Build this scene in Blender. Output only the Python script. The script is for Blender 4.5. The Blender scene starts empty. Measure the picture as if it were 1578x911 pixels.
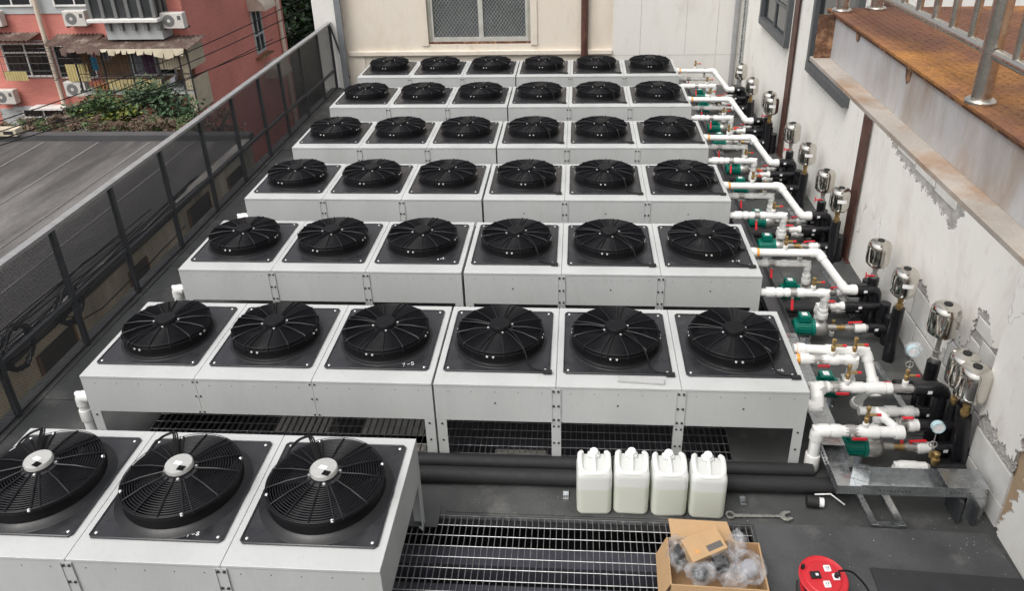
import bpy, bmesh, math, random
from math import radians, sin, cos, pi
from mathutils import Vector, Matrix
random.seed(7)
SC = bpy.context.scene
COL = SC.collection

# ---------------------------------------------------------------- camera
cam_d = bpy.data.cameras.new('camera'); cam = bpy.data.objects.new('camera', cam_d); COL.objects.link(cam)
cam_d.sensor_fit = 'HORIZONTAL'; cam_d.sensor_width = 36.0
cam_d.lens = 1200.3 / 1578 * 36
cam_d.shift_x = -13.68 / 1578; cam_d.shift_y = -116.73 / 1578
cam_d.clip_start = 0.05; cam_d.clip_end = 2000
CR, CU, CF = Vector((0.997337, 0.068246, -0.025718)), Vector((-0.006895, 0.439294, 0.898317)), Vector((-0.072604, 0.895748, -0.438594))
m = Matrix((CR, CU, -CF)).transposed().to_4x4(); m.translation = (4.2502, -5.1283, 4.8822)
cam.matrix_world = m
SC.camera = cam

# ---------------------------------------------------------------- sky, sun, exposure (overcast day)
SUN_EL, SUN_AZ = 60.0, 215.0      # degrees; azimuth clockwise from +Y
w = bpy.data.worlds.new('World'); SC.world = w; w.use_nodes = True
nt = w.node_tree
sky = nt.nodes.new('ShaderNodeTexSky'); sky.sky_type = 'NISHITA'; sky.sun_disc = False
sky.sun_elevation = radians(SUN_EL); sky.sun_rotation = radians(SUN_AZ)
sky.air_density = 1.0; sky.dust_density = 6.0; sky.ozone_density = 0.6
bg = nt.nodes['Background']; bg.inputs['Strength'].default_value = 0.15
hs = nt.nodes.new('ShaderNodeHueSaturation'); hs.inputs['Saturation'].default_value = 0.22    # overcast: nearly grey sky
nt.links.new(sky.outputs[0], hs.inputs['Color']); nt.links.new(hs.outputs[0], bg.inputs[0])
sd = bpy.data.lights.new('sun', 'SUN'); sd.energy = 0.6; sd.angle = radians(40); sd.color = (1.0, 0.965, 0.92)
so = bpy.data.objects.new('sun', sd); COL.objects.link(so)
az = radians(SUN_AZ); el = radians(SUN_EL)
dirv = Vector((sin(az) * cos(el), cos(az) * cos(el), sin(el)))
so.rotation_euler = dirv.to_track_quat('Z', 'Y').to_euler(); so.location = (0, -5, 30)
SC.view_settings.view_transform = 'Standard'; SC.view_settings.look = 'None'
SC.view_settings.exposure = 0.5; SC.view_settings.gamma = 1.0; SC.view_settings.use_curve_mapping = False

# ---------------------------------------------------------------- materials
MATS = {}
def mat(name, col, rough=0.6, metal=0.0, var=0.12, vs=6.0, bump=0.0, bs=60.0, col2=None, c2s=2.0, c2lo=0.5, c2hi=0.7,
        stretch=(1, 1, 1), spec=0.5, fine=0.0, scratch=0.0):
    """Principled surface: base colour with noise variation, an optional second colour in patches, bump."""
    if name in MATS: return MATS[name]
    mt = bpy.data.materials.new(name); mt.use_nodes = True; n = mt.node_tree; N = n.nodes; Lk = n.links
    b = N['Principled BSDF']; b.inputs['Roughness'].default_value = rough; b.inputs['Metallic'].default_value = metal
    b.inputs['Specular IOR Level'].default_value = spec
    geo = N.new('ShaderNodeNewGeometry'); mp = N.new('ShaderNodeMapping'); mp.inputs['Scale'].default_value = stretch
    Lk.new(geo.outputs['Position'], mp.inputs['Vector'])
    def noise(s, d=5, r=0.6):
        t = N.new('ShaderNodeTexNoise'); t.inputs['Scale'].default_value = s; t.inputs['Detail'].default_value = d
        t.inputs['Roughness'].default_value = r; Lk.new(mp.outputs[0], t.inputs['Vector']); return t
    def mapr(src, a, b_, c, d):
        r = N.new('ShaderNodeMapRange'); r.inputs[1].default_value = a; r.inputs[2].default_value = b_
        r.inputs[3].default_value = c; r.inputs[4].default_value = d; Lk.new(src, r.inputs[0]); return r.outputs[0]
    cur = None
    rgb = N.new('ShaderNodeRGB'); rgb.outputs[0].default_value = (*col, 1); cur = rgb.outputs[0]
    if col2:
        t = noise(c2s, 8, 0.65); f = mapr(t.outputs[0], c2lo, c2hi, 0, 1)
        mx = N.new('ShaderNodeMix'); mx.data_type = 'RGBA'; Lk.new(f, mx.inputs[0]); Lk.new(cur, mx.inputs[6])
        mx.inputs[7].default_value = (*col2, 1); cur = mx.outputs[2]
    if var:
        t = noise(vs, 6, 0.6); f = mapr(t.outputs[0], 0.3, 0.7, 1 - var, 1 + var)
        if fine:
            t2 = noise(vs * 25, 3, 0.7); f2 = mapr(t2.outputs[0], 0.3, 0.7, 1 - fine, 1 + fine)
            mm = N.new('ShaderNodeMath'); mm.operation = 'MULTIPLY'; Lk.new(f, mm.inputs[0]); Lk.new(f2, mm.inputs[1]); f = mm.outputs[0]
        vm = N.new('ShaderNodeVectorMath'); vm.operation = 'SCALE'; Lk.new(cur, vm.inputs[0]); Lk.new(f, vm.inputs['Scale']); cur = vm.outputs[0]
        fr = mapr(t.outputs[0], 0.3, 0.7, max(0.03, rough - 0.1), min(1, rough + 0.1)); Lk.new(fr, b.inputs['Roughness'])
    Lk.new(cur, b.inputs['Base Color'])
    if bump:
        t = noise(bs, 4, 0.6); bp = N.new('ShaderNodeBump'); bp.inputs['Strength'].default_value = bump; bp.inputs['Distance'].default_value = 0.01
        Lk.new(t.outputs[0], bp.inputs['Height']); Lk.new(bp.outputs[0], b.inputs['Normal'])
    MATS[name] = mt; return mt

M = dict(
 panel=mat('white_powder_coat', (0.455, 0.467, 0.460), 0.42, var=0.06, vs=3, col2=(0.355, 0.355, 0.335), c2s=6, c2lo=0.54, c2hi=0.86, fine=0.03, stretch=(1, 1, 0.3)),
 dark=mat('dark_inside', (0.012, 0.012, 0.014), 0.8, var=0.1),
 fanplate=mat('black_plate', (0.024, 0.024, 0.027), 0.34, var=0.25, vs=9, bump=0.04, bs=150, col2=(0.046, 0.046, 0.049), c2s=7, c2lo=0.55, c2hi=0.8, fine=0.15),
 fanblack=mat('black_plastic', (0.006, 0.006, 0.007), 0.5, var=0.2, vs=12, spec=0.18),
 wire=mat('guard_wire', (0.010, 0.010, 0.012), 0.40, var=0.1, spec=0.26),
 blade=mat('fan_blade', (0.005, 0.005, 0.007), 0.6, var=0.15, spec=0.1),
 silver=mat('cast_silver', (0.47, 0.47, 0.45), 0.38, 0.3, var=0.08, vs=25),
 bolt=mat('bolt_zinc', (0.72, 0.72, 0.70), 0.3, 0.5, var=0.05),
 bell=mat('bell_black', (0.011, 0.011, 0.012), 0.36, var=0.2, spec=0.35),
 ringwire=mat('ring_wire', (0.008, 0.008, 0.010), 0.45, var=0.1, spec=0.12),
 boltdark=mat('bolt_dark', (0.06, 0.06, 0.06), 0.4, 0.5, var=0.05),
 chalk=mat('chalk', (0.75, 0.75, 0.75), 0.9, var=0.2, vs=80),
 cable=mat('black_cable', (0.008, 0.008, 0.008), 0.55, var=0.1, spec=0.15),
 floor=mat('roof_membrane', (0.054, 0.056, 0.055), 0.6, var=0.3, vs=2.2, bump=0.12, bs=140, col2=(0.15, 0.147, 0.138), c2s=2.4, c2lo=0.53, c2hi=0.82, fine=0.16),
 mat_a=mat('floor_sheet', (0.066, 0.068, 0.070), 0.6, var=0.25, vs=3, bump=0.15, bs=180, col2=(0.17, 0.165, 0.155), c2s=3.2, c2lo=0.58, c2hi=0.85, fine=0.15),
 mat_b=mat('dark_sheet', (0.030, 0.030, 0.033), 0.6, var=0.2, vs=5, bump=0.2, bs=220, fine=0.2),
 galv=mat('galvanised', (0.52, 0.54, 0.55), 0.24, 0.9, var=0.16, vs=14, fine=0.05),
 grate=mat('grating_steel', (0.20, 0.20, 0.205), 0.45, 0.5, var=0.35, vs=18), gratex=mat('grating_rod', (0.40, 0.40, 0.40), 0.4, 0.6, var=0.4, vs=12),
 pvc=mat('white_ppr', (0.70, 0.70, 0.68), 0.38, var=0.06, vs=8, col2=(0.54, 0.51, 0.45), c2s=9, c2lo=0.62, c2hi=0.85),
 foam=mat('black_foam', (0.014, 0.014, 0.015), 0.75, var=0.25, vs=14, bump=0.2, bs=50),
 blackpipe=mat('black_wrap', (0.008, 0.008, 0.010), 0.32, var=0.2, vs=20, bump=0.15, bs=30),
 brass=mat('brass', (0.42, 0.29, 0.125), 0.38, 0.8, var=0.15, vs=40),
 steel=mat('pump_steel', (0.42, 0.41, 0.39), 0.38, 0.7, var=0.12, vs=20),
 chrome=mat('polished_steel', (0.66, 0.635, 0.585), 0.13, 1.0, var=0.05, vs=9),
 stainless=mat('brushed_stainless', (0.56, 0.53, 0.48), 0.27, 1.0, var=0.05, vs=30),
 red=mat('red_plastic', (0.55, 0.02, 0.03), 0.35, var=0.1),
 orange=mat('orange_seal', (0.75, 0.32, 0.05), 0.5, var=0.1),
 green=mat('pump_green', (0.0, 0.145, 0.105), 0.33, var=0.1, vs=10),
 sticker=mat('sticker', (0.78, 0.78, 0.78), 0.5, var=0.1, vs=60),
 bluedial=mat('pale_blue_dial', (0.45, 0.62, 0.66), 0.35, var=0.08),
 plaster=None,
 fence_post=mat('fence_post_paint', (0.035, 0.037, 0.040), 0.5, var=0.2, vs=8),
 fence_rail=mat('fence_rail_paint', (0.27, 0.27, 0.27), 0.45, 0.2, var=0.15, vs=8),
 brown=mat('brown_steel', (0.075, 0.030, 0.022), 0.5, var=0.2, vs=5, col2=(0.12, 0.06, 0.045), c2s=6),
 frame=mat('dark_grey_frame', (0.075, 0.080, 0.085), 0.45, var=0.15),
 glass_dark=mat('window_dark', (0.015, 0.018, 0.02), 0.06, var=0.1, spec=0.8),
 rust=mat('rusty_plate', (0.15, 0.062, 0.034), 0.75, var=0.3, vs=5, bump=0.3, bs=120, col2=(0.36, 0.16, 0.036), c2s=1.3, c2lo=0.44, c2hi=0.60, fine=0.35),
 beam=mat('flaked_white_steel', (0.45, 0.45, 0.455), 0.5, var=0.16, vs=5, col2=(0.30, 0.215, 0.145), c2s=4.5, c2lo=0.50, c2hi=0.78, fine=0.06, stretch=(1, 1, 0.3)),
 beamflange=mat('dusty_flange', (0.36, 0.325, 0.285), 0.75, var=0.18, vs=5, col2=(0.30, 0.205, 0.14), c2s=3.5, c2lo=0.48, c2hi=0.62, fine=0.1),
 rustdark=mat('rust_dark', (0.10, 0.045, 0.025), 0.85, var=0.4, vs=20, bump=0.3, bs=80, col2=(0.42, 0.24, 0.13), c2s=14),
 mortar=mat('grey_mortar', (0.38, 0.365, 0.345), 0.95, var=0.3, vs=8, bump=0.9, bs=40),
 block=mat('white_block', (0.62, 0.61, 0.58), 0.85, var=0.1, vs=6, bump=0.25, bs=50),
 tan=mat('tan_putty', (0.42, 0.30, 0.19), 0.85, var=0.12, vs=6, bump=0.2, bs=40),
 card=mat('cardboard', (0.42, 0.27, 0.14), 0.8, var=0.08, vs=6, fine=0.03),
 cardprint=mat('grey_print', (0.10, 0.095, 0.09), 0.8, var=0.1),
 redbrick=None,
 cream=mat('cream_pipe', (0.62, 0.52, 0.42), 0.5, var=0.08),
 acwhite=mat('ac_casing', (0.58, 0.56, 0.52), 0.5, var=0.1, vs=3),
 rusttin=mat('rusted_tin', (0.115, 0.075, 0.06), 0.8, var=0.3, vs=3, col2=(0.30, 0.25, 0.21), c2s=1.8),
 yellowtin=mat('yellow_tin', (0.56, 0.47, 0.22), 0.6, var=0.12, vs=2, col2=(0.50, 0.44, 0.30), c2s=2),
 oldtin=mat('pale_tin', (0.50, 0.44, 0.33), 0.65, var=0.15, vs=2),
 orangetin=mat('orange_tin', (0.42, 0.19, 0.08), 0.6, var=0.15),
 greypaint=mat('grey_render', (0.42, 0.44, 0.44), 0.8, var=0.12, vs=1.5),
 whiteframe=mat('white_window_frame', (0.70, 0.69, 0.66), 0.5, var=0.08),
 bluecloth=mat('blue_cloth', (0.06, 0.30, 0.46), 0.8, var=0.15),
 purplecloth=mat('purple_cloth', (0.09, 0.04, 0.08), 0.9, var=0.3, vs=8),
 greycloth=mat('grey_cloth', (0.28, 0.28, 0.30), 0.9, var=0.2, vs=6),
 wood=mat('old_wood', (0.22, 0.13, 0.07), 0.8, var=0.25, vs=3),
 roofgrey=mat('weathered_roof', (0.058, 0.055, 0.053), 0.85, var=0.3, vs=1.2, stretch=(1.0, 0.16, 1.0), col2=(0.15, 0.143, 0.136), c2s=1.1, c2lo=0.46, c2hi=0.72, fine=0.2, bump=0.2, bs=8),
 dirtywall=mat('dirty_wall', (0.60, 0.55, 0.45), 0.9, var=0.2, vs=1.0, stretch=(1, 1, 0.4), col2=(0.24, 0.21, 0.17), c2s=0.8, c2lo=0.45, c2hi=0.7),
 ground=mat('alley_ground', (0.09, 0.088, 0.082), 0.9, var=0.2, vs=0.6),
 leaf_a=mat('leaf_green', (0.055, 0.10, 0.030), 0.6, var=0.45, vs=1.6),
 leaf_b=mat('leaf_dark', (0.038, 0.075, 0.032), 0.65, var=0.4, vs=1.2),
 leaf_y=mat('leaf_yellow', (0.20, 0.22, 0.035), 0.6, var=0.35, vs=2),
 leaf_dry=mat('leaf_dry', (0.14, 0.095, 0.065), 0.85, var=0.4, vs=2),
 bark=mat('bark', (0.06, 0.048, 0.038), 0.9, var=0.3, vs=5),
 purplebeam=mat('pit_beam', (0.055, 0.055, 0.07), 0.6, var=0.2),
 pitfloor=mat('pit_floor', (0.02, 0.02, 0.022), 0.9, var=0.4, vs=2),
 junk=mat('pale_junk', (0.60, 0.57, 0.52), 0.8, var=0.2, vs=5),
 teal=mat('teal_paint', (0.015, 0.07, 0.075), 0.6, var=0.2),
 black_rubber=mat('black_rubber', (0.01, 0.01, 0.01), 0.6, var=0.2),
)

def plaster_mat(name, base, dirt, dirt_lo=0.52, dirt_hi=0.78, crack=True, scale=1.2, stretch=(1, 1, 0.55)):
    mt = bpy.data.materials.new(name); mt.use_nodes = True; n = mt.node_tree; N = n.nodes; Lk = n.links; b = N['Principled BSDF']
    b.inputs['Roughness'].default_value = 0.85; b.inputs['Specular IOR Level'].default_value = 0.25
    geo = N.new('ShaderNodeNewGeometry'); mp = N.new('ShaderNodeMapping'); mp.inputs['Scale'].default_value = stretch
    Lk.new(geo.outputs['Position'], mp.inputs['Vector'])
    def ns(s, d=8, r=0.65, dist=0.0):
        t = N.new('ShaderNodeTexNoise'); t.inputs['Scale'].default_value = s; t.inputs['Detail'].default_value = d; t.inputs['Roughness'].default_value = r
        t.inputs['Distortion'].default_value = dist; Lk.new(mp.outputs[0], t.inputs['Vector']); return t.outputs[0]
    def mr(src, a, c, lo=0, hi=1):
        r = N.new('ShaderNodeMapRange'); r.inputs[1].default_value = a; r.inputs[2].default_value = c; r.inputs[3].default_value = lo; r.inputs[4].default_value = hi
        Lk.new(src, r.inputs[0]); return r.outputs[0]
    def mix(f, a, colr):
        x = N.new('ShaderNodeMix'); x.data_type = 'RGBA'; Lk.new(f, x.inputs[0]); Lk.new(a, x.inputs[6]); x.inputs[7].default_value = (*colr, 1); return x.outputs[2]
    rgb = N.new('ShaderNodeRGB'); rgb.outputs[0].default_value = (*base, 1); cur = rgb.outputs[0]
    cur = mix(mr(ns(scale, 9, 0.7, 0.4), dirt_lo, dirt_hi, 0, 0.85), cur, dirt)
    cur = mix(mr(ns(scale * 5, 8, 0.7), 0.58, 0.78, 0, 0.5), cur, tuple(c * 0.72 for c in dirt))
    cur = mix(mr(ns(scale * 0.6, 5, 0.6), 0.45, 0.7, 0, 0.45), cur, tuple(c * 1.06 for c in base))
    if crack:
        v = N.new('ShaderNodeTexVoronoi'); v.feature = 'DISTANCE_TO_EDGE'; v.inputs['Scale'].default_value = 1.3
        wn = N.new('ShaderNodeTexNoise'); wn.inputs['Scale'].default_value = 3.0; wn.inputs['Detail'].default_value = 6
        Lk.new(mp.outputs[0], wn.inputs['Vector'])
        ad = N.new('ShaderNodeVectorMath'); ad.operation = 'MULTIPLY_ADD'; Lk.new(wn.outputs[1], ad.inputs[0]); ad.inputs[1].default_value = (0.5, 0.5, 0.5); Lk.new(mp.outputs[0], ad.inputs[2])
        Lk.new(ad.outputs[0], v.inputs['Vector'])
        f1 = mr(v.outputs['Distance'], 0.0, 0.006, 1, 0); f2 = mr(ns(1.1, 3), 0.55, 0.62, 0, 0.75)
        mm = N.new('ShaderNodeMath'); mm.operation = 'MULTIPLY'; Lk.new(f1, mm.inputs[0]); Lk.new(f2, mm.inputs[1])
        cur = mix(mm.outputs[0], cur, (0.16, 0.14, 0.12))
    Lk.new(cur, b.inputs['Base Color'])
    bp = N.new('ShaderNodeBump'); bp.inputs['Strength'].default_value = 0.35; bp.inputs['Distance'].default_value = 0.02
    Lk.new(ns(14, 8, 0.7), bp.inputs['Height']); Lk.new(bp.outputs[0], b.inputs['Normal'])
    return mt
M['plaster'] = plaster_mat('white_plaster', (0.81, 0.795, 0.75), (0.58, 0.53, 0.45))
M['plasterback'] = plaster_mat('cream_plaster', (0.67, 0.61, 0.525), (0.50, 0.40, 0.30), 0.50, 0.76, False, 0.9, (1, 1, 0.35))
M['plasterwhite'] = plaster_mat('pale_render', (0.66, 0.645, 0.61), (0.52, 0.49, 0.44), 0.55, 0.8, False, 0.9, (1, 1, 0.35))

def brick_mat():
    mt = bpy.data.materials.new('red_tile_facade'); mt.use_nodes = True; n = mt.node_tree; N = n.nodes; Lk = n.links; b = N['Principled BSDF']
    b.inputs['Roughness'].default_value = 0.8
    geo = N.new('ShaderNodeNewGeometry'); sx = N.new('ShaderNodeSeparateXYZ'); Lk.new(geo.outputs['Position'], sx.inputs[0])
    ad = N.new('ShaderNodeMath'); Lk.new(sx.outputs[0], ad.inputs[0]); Lk.new(sx.outputs[1], ad.inputs[1])
    cb = N.new('ShaderNodeCombineXYZ'); Lk.new(ad.outputs[0], cb.inputs[0]); Lk.new(sx.outputs[2], cb.inputs[1])
    br = N.new('ShaderNodeTexBrick'); br.inputs['Scale'].default_value = 1.0; br.inputs['Brick Width'].default_value = 0.24; br.inputs['Row Height'].default_value = 0.075
    br.inputs['Mortar Size'].default_value = 0.008; br.inputs['Color1'].default_value = (0.58, 0.205, 0.165, 1); br.inputs['Color2'].default_value = (0.64, 0.235, 0.19, 1); br.inputs['Mortar'].default_value = (0.51, 0.19, 0.155, 1)
    Lk.new(cb.outputs[0], br.inputs['Vector'])
    t = N.new('ShaderNodeTexNoise'); t.inputs['Scale'].default_value = 0.5; t.inputs['Detail'].default_value = 8; Lk.new(geo.outputs['Position'], t.inputs['Vector'])
    r = N.new('ShaderNodeMapRange'); r.inputs[1].default_value = 0.3; r.inputs[2].default_value = 0.75; r.inputs[3].default_value = 0.8; r.inputs[4].default_value = 1.15; Lk.new(t.outputs[0], r.inputs[0])
    vm = N.new('ShaderNodeVectorMath'); vm.operation = 'SCALE'; Lk.new(br.outputs[0], vm.inputs[0]); Lk.new(r.outputs[0], vm.inputs['Scale']); Lk.new(vm.outputs[0], b.inputs['Base Color'])
    return mt
M['redbrick'] = brick_mat()

def mix_transparent(name, col, opacity, rough=0.5, translucent=0.0, var=0.0):
    mt = bpy.data.materials.new(name); mt.use_nodes = True; n = mt.node_tree; N = n.nodes; Lk = n.links
    b = N['Principled BSDF']; b.inputs['Base Color'].default_value = (*col, 1); b.inputs['Roughness'].default_value = rough
    out = N['Material Output']; tr = N.new('ShaderNodeBsdfTransparent'); mx = N.new('ShaderNodeMixShader'); mx.inputs[0].default_value = opacity
    src = b.outputs[0]
    if translucent:
        tl = N.new('ShaderNodeBsdfTranslucent'); tl.inputs[0].default_value = (*col, 1); m2 = N.new('ShaderNodeMixShader'); m2.inputs[0].default_value = translucent
        Lk.new(b.outputs[0], m2.inputs[1]); Lk.new(tl.outputs[0], m2.inputs[2]); src = m2.outputs[0]
    if var:
        geo = N.new('ShaderNodeNewGeometry'); t = N.new('ShaderNodeTexNoise'); t.inputs['Scale'].default_value = var; t.inputs['Detail'].default_value = 6; Lk.new(geo.outputs['Position'], t.inputs['Vector'])
        r = N.new('ShaderNodeMapRange'); r.inputs[1].default_value = 0.35; r.inputs[2].default_value = 0.65; r.inputs[3].default_value = max(0, opacity - 0.2); r.inputs[4].default_value = min(1, opacity + 0.2)
        Lk.new(t.outputs[0], r.inputs[0]); Lk.new(r.outputs[0], mx.inputs[0])
    Lk.new(tr.outputs[0], mx.inputs[1]); Lk.new(src, mx.inputs[2]); Lk.new(mx.outputs[0], out.inputs[0])
    return mt
M['jerry'] = mix_transparent('milky_plastic', (0.90, 0.91, 0.89), 0.88, 0.32, 0.35)
M['liquid'] = mix_transparent('pale_liquid_behind_plastic', (0.76, 0.785, 0.69), 1.0, 0.32, 0.25)
M['bag'] = mix_transparent('clear_plastic_bag', (0.70, 0.72, 0.75), 0.20, 0.10, 0.2, 12)

def mesh_screen():
    """perforated dark screen: round holes on a fine grid let the view through"""
    mt = bpy.data.materials.new('perforated_screen'); mt.use_nodes = True; n = mt.node_tree; N = n.nodes; Lk = n.links
    b = N['Principled BSDF']; b.inputs['Base Color'].default_value = (0.026, 0.030, 0.037, 1); b.inputs['Roughness'].default_value = 0.45
    geo = N.new('ShaderNodeNewGeometry'); mp = N.new('ShaderNodeMapping'); mp.inputs['Scale'].default_value = (0, 62, 62); mp.inputs['Rotation'].default_value = (radians(45), 0, 0)
    Lk.new(geo.outputs['Position'], mp.inputs[0])
    fr = N.new('ShaderNodeVectorMath'); fr.operation = 'FRACTION'; Lk.new(mp.outputs[0], fr.inputs[0])
    sb = N.new('ShaderNodeVectorMath'); sb.operation = 'DISTANCE'; Lk.new(fr.outputs[0], sb.inputs[0]); sb.inputs[1].default_value = (0, 0.5, 0.5)
    gt = N.new('ShaderNodeMath'); gt.operation = 'GREATER_THAN'; gt.inputs[1].default_value = 0.41; Lk.new(sb.outputs['Value'], gt.inputs[0])
    tr = N.new('ShaderNodeBsdfTransparent'); mx = N.new('ShaderNodeMixShader'); Lk.new(gt.outputs[0], mx.inputs[0]); Lk.new(tr.outputs[0], mx.inputs[1]); Lk.new(b.outputs[0], mx.inputs[2])
    Lk.new(mx.outputs[0], N['Material Output'].inputs[0])
    return mt
M['screen'] = mesh_screen()

# ---------------------------------------------------------------- geometry helpers
class MB:
    def __init__(s): s.v = []; s.f = []
    def add(s, vs, fs):
        o = len(s.v); s.v += [tuple(p) for p in vs]; s.f += [tuple(i + o for i in f) for f in fs]; return s
    def box(s, x0, x1, y0, y1, z0, z1):
        return s.add([(x0, y0, z0), (x1, y0, z0), (x1, y1, z0), (x0, y1, z0), (x0, y0, z1), (x1, y0, z1), (x1, y1, z1), (x0, y1, z1)],
                     [(0, 3, 2, 1), (4, 5, 6, 7), (0, 1, 5, 4), (1, 2, 6, 5), (2, 3, 7, 6), (3, 0, 4, 7)])
    def obox(s, c, ax, ay, az):
        c, ax, ay, az = Vector(c), Vector(ax), Vector(ay), Vector(az)
        P = [c + i * ax + j * ay + k * az for k in (-.5, .5) for i, j in ((-.5, -.5), (.5, -.5), (.5, .5), (-.5, .5))]
        return s.add(P, [(0, 3, 2, 1), (4, 5, 6, 7), (0, 1, 5, 4), (1, 2, 6, 5), (2, 3, 7, 6), (3, 0, 4, 7)])
    def prism(s, poly, vec):
        n = len(poly); v = Vector(vec); P = [Vector(p) for p in poly]
        return s.add(P + [p + v for p in P], [tuple(range(n))[::-1], tuple(range(n, 2 * n))] + [(i, (i + 1) % n, (i + 1) % n + n, i + n) for i in range(n)])
    def tube(s, pts, r, n=10, cap=True, closed=False):
        P = [Vector(p) for p in pts]; k = len(P); rs = r if isinstance(r, (list, tuple)) else [r] * k
        vs = []; fs = []; T = []
        for i in range(k):
            if closed: t = (P[(i + 1) % k] - P[i]).normalized() + (P[i] - P[i - 1]).normalized()
            elif i == 0: t = P[1] - P[0]
            elif i == k - 1: t = P[-1] - P[-2]
            else: t = (P[i + 1] - P[i]).normalized() + (P[i] - P[i - 1]).normalized()
            if t.length < 1e-9: t = P[min(i + 1, k - 1)] - P[i]
            T.append(t.normalized())
        ref = Vector((0, 0, 1)) if abs(T[0].z) < 0.9 else Vector((1, 0, 0))
        nrm = (ref - ref.dot(T[0]) * T[0]).normalized()
        for i in range(k):
            nrm = (nrm - nrm.dot(T[i]) * T[i]); nrm = nrm.normalized() if nrm.length > 1e-6 else T[i].orthogonal().normalized()
            bn = T[i].cross(nrm)
            sc = 1.0
            if 0 < i < k - 1: sc = 1 / max(0.5, T[i].dot((P[i + 1] - P[i]).normalized()))
            side = None
            for j in range(n):
                a = 2 * pi * j / n; d = cos(a) * nrm + sin(a) * bn
                if sc > 1.001:      # keep the tube round along a mitred corner
                    bis = ((P[i + 1] - P[i]).normalized() - (P[i] - P[i - 1]).normalized())
                    if bis.length > 1e-6:
                        bis.normalize(); d = d + (sc - 1) * d.dot(bis) * bis
                vs.append(P[i] + rs[i] * d)
        m_ = k if closed else k - 1
        for i in range(m_):
            i2 = (i + 1) % k
            for j in range(n): fs.append((i * n + j, i * n + (j + 1) % n, i2 * n + (j + 1) % n, i2 * n + j))
        if cap and not closed: fs += [tuple(range(n))[::-1], tuple(range((k - 1) * n, k * n))]
        return s.add(vs, fs)
    def lathe(s, prof, n=32, c=(0, 0, 0), axis='Z', cap=True):
        vs = []; fs = []; k = len(prof); c = Vector(c)
        for r, z in prof:
            for j in range(n):
                a = 2 * pi * j / n
                if axis == 'Z': p = (r * cos(a), r * sin(a), z)
                elif axis == 'X': p = (z, r * cos(a), r * sin(a))
                else: p = (r * sin(a), z, r * cos(a))
                vs.append(Vector(p) + c)
        for i in range(k - 1):
            for j in range(n): fs.append((i * n + j, i * n + (j + 1) % n, (i + 1) * n + (j + 1) % n, (i + 1) * n + j))
        if cap:
            if prof[0][0] > 1e-6: fs.append(tuple(range(n))[::-1])
            if prof[-1][0] > 1e-6: fs.append(tuple(range((k - 1) * n, k * n)))
        return s.add(vs, fs)
    def ring(s, R, r, z, n=48, m=5, c=(0, 0)):
        return s.tube([(c[0] + R * cos(2 * pi * i / n), c[1] + R * sin(2 * pi * i / n), z) for i in range(n)], r, m, closed=True)
    def data(s, name, mt, smooth=False):
        me = bpy.data.meshes.new(name); me.from_pydata(s.v, [], s.f)
        mats = mt if isinstance(mt, (list, tuple)) else [mt]
        for x in mats: me.materials.append(x)
        bm = bmesh.new(); bm.from_mesh(me); bmesh.ops.recalc_face_normals(bm, faces=bm.faces); bm.to_mesh(me); bm.free()
        if smooth:
            me.polygons.foreach_set('use_smooth', [True] * len(me.polygons)); me.set_sharp_from_angle(angle=radians(38))
        me.update(); return me
    def build(s, name, mt, parent=None, smooth=False, bevel=0.0, loc=None):
        return link(name, s.data(name, mt, smooth), parent, bevel, loc)

TINY = {'bolts', 'corner_bolts', 'clip_bolts', 'hub_bolts', 'slots', 'guard_rings', 'guard_spokes', 'cooling_fins', 'handwritten_number', 'rivets'}
def link(name, me, parent=None, bevel=0.0, loc=None, rotz=None):
    o = bpy.data.objects.new(name, me); COL.objects.link(o)
    if name in TINY: o['kind'] = 'stuff'          # bolts and wires too small to pick apart
    if parent: o.parent = parent
    if loc is not None: o.location = loc
    if rotz is not None: o.rotation_euler = (0, 0, rotz)
    if bevel:
        b = o.modifiers.new('bevel', 'BEVEL'); b.width = bevel; b.segments = 2; b.limit_method = 'ANGLE'; b.angle_limit = radians(40)
    return o
def tag(o, label, cat, group=None):
    o['label'] = label; o['category'] = cat
    if group: o['group'] = group
    return o
def thing(name, label, cat, loc=(0, 0, 0), rotz=0, group=None):
    o = bpy.data.objects.new(name, None); COL.objects.link(o); o.location = loc; o.rotation_euler = (0, 0, rotz); o.empty_display_size = 0.1
    return tag(o, label, cat, group)
def struct(o, kind='structure'):
    o['kind'] = kind; return o
def tsuper(name, parts): pass
KIDS = {}
def copy_tree(o, parent=None):
    c = o.copy(); COL.objects.link(c); c.parent = parent
    for ch in [x for x in bpy.data.objects if x.parent == o]: copy_tree(ch, c)
    return c
def sub(a, b): return tuple(x - y for x, y in zip(a, b))
def fillet(pts, rad, n=5):
    P = [Vector(p) for p in pts]; out = [P[0]]
    for i in range(1, len(P) - 1):
        a = (P[i - 1] - P[i]); b = (P[i + 1] - P[i]); d = min(rad, a.length * .48, b.length * .48)
        p0 = P[i] + a.normalized() * d; p1 = P[i] + b.normalized() * d
        for k in range(n + 1):
            t = k / n; out.append((1 - t) ** 2 * p0 + 2 * t * (1 - t) * P[i] + t * t * p1)
    out.append(P[-1]); return out

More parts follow.
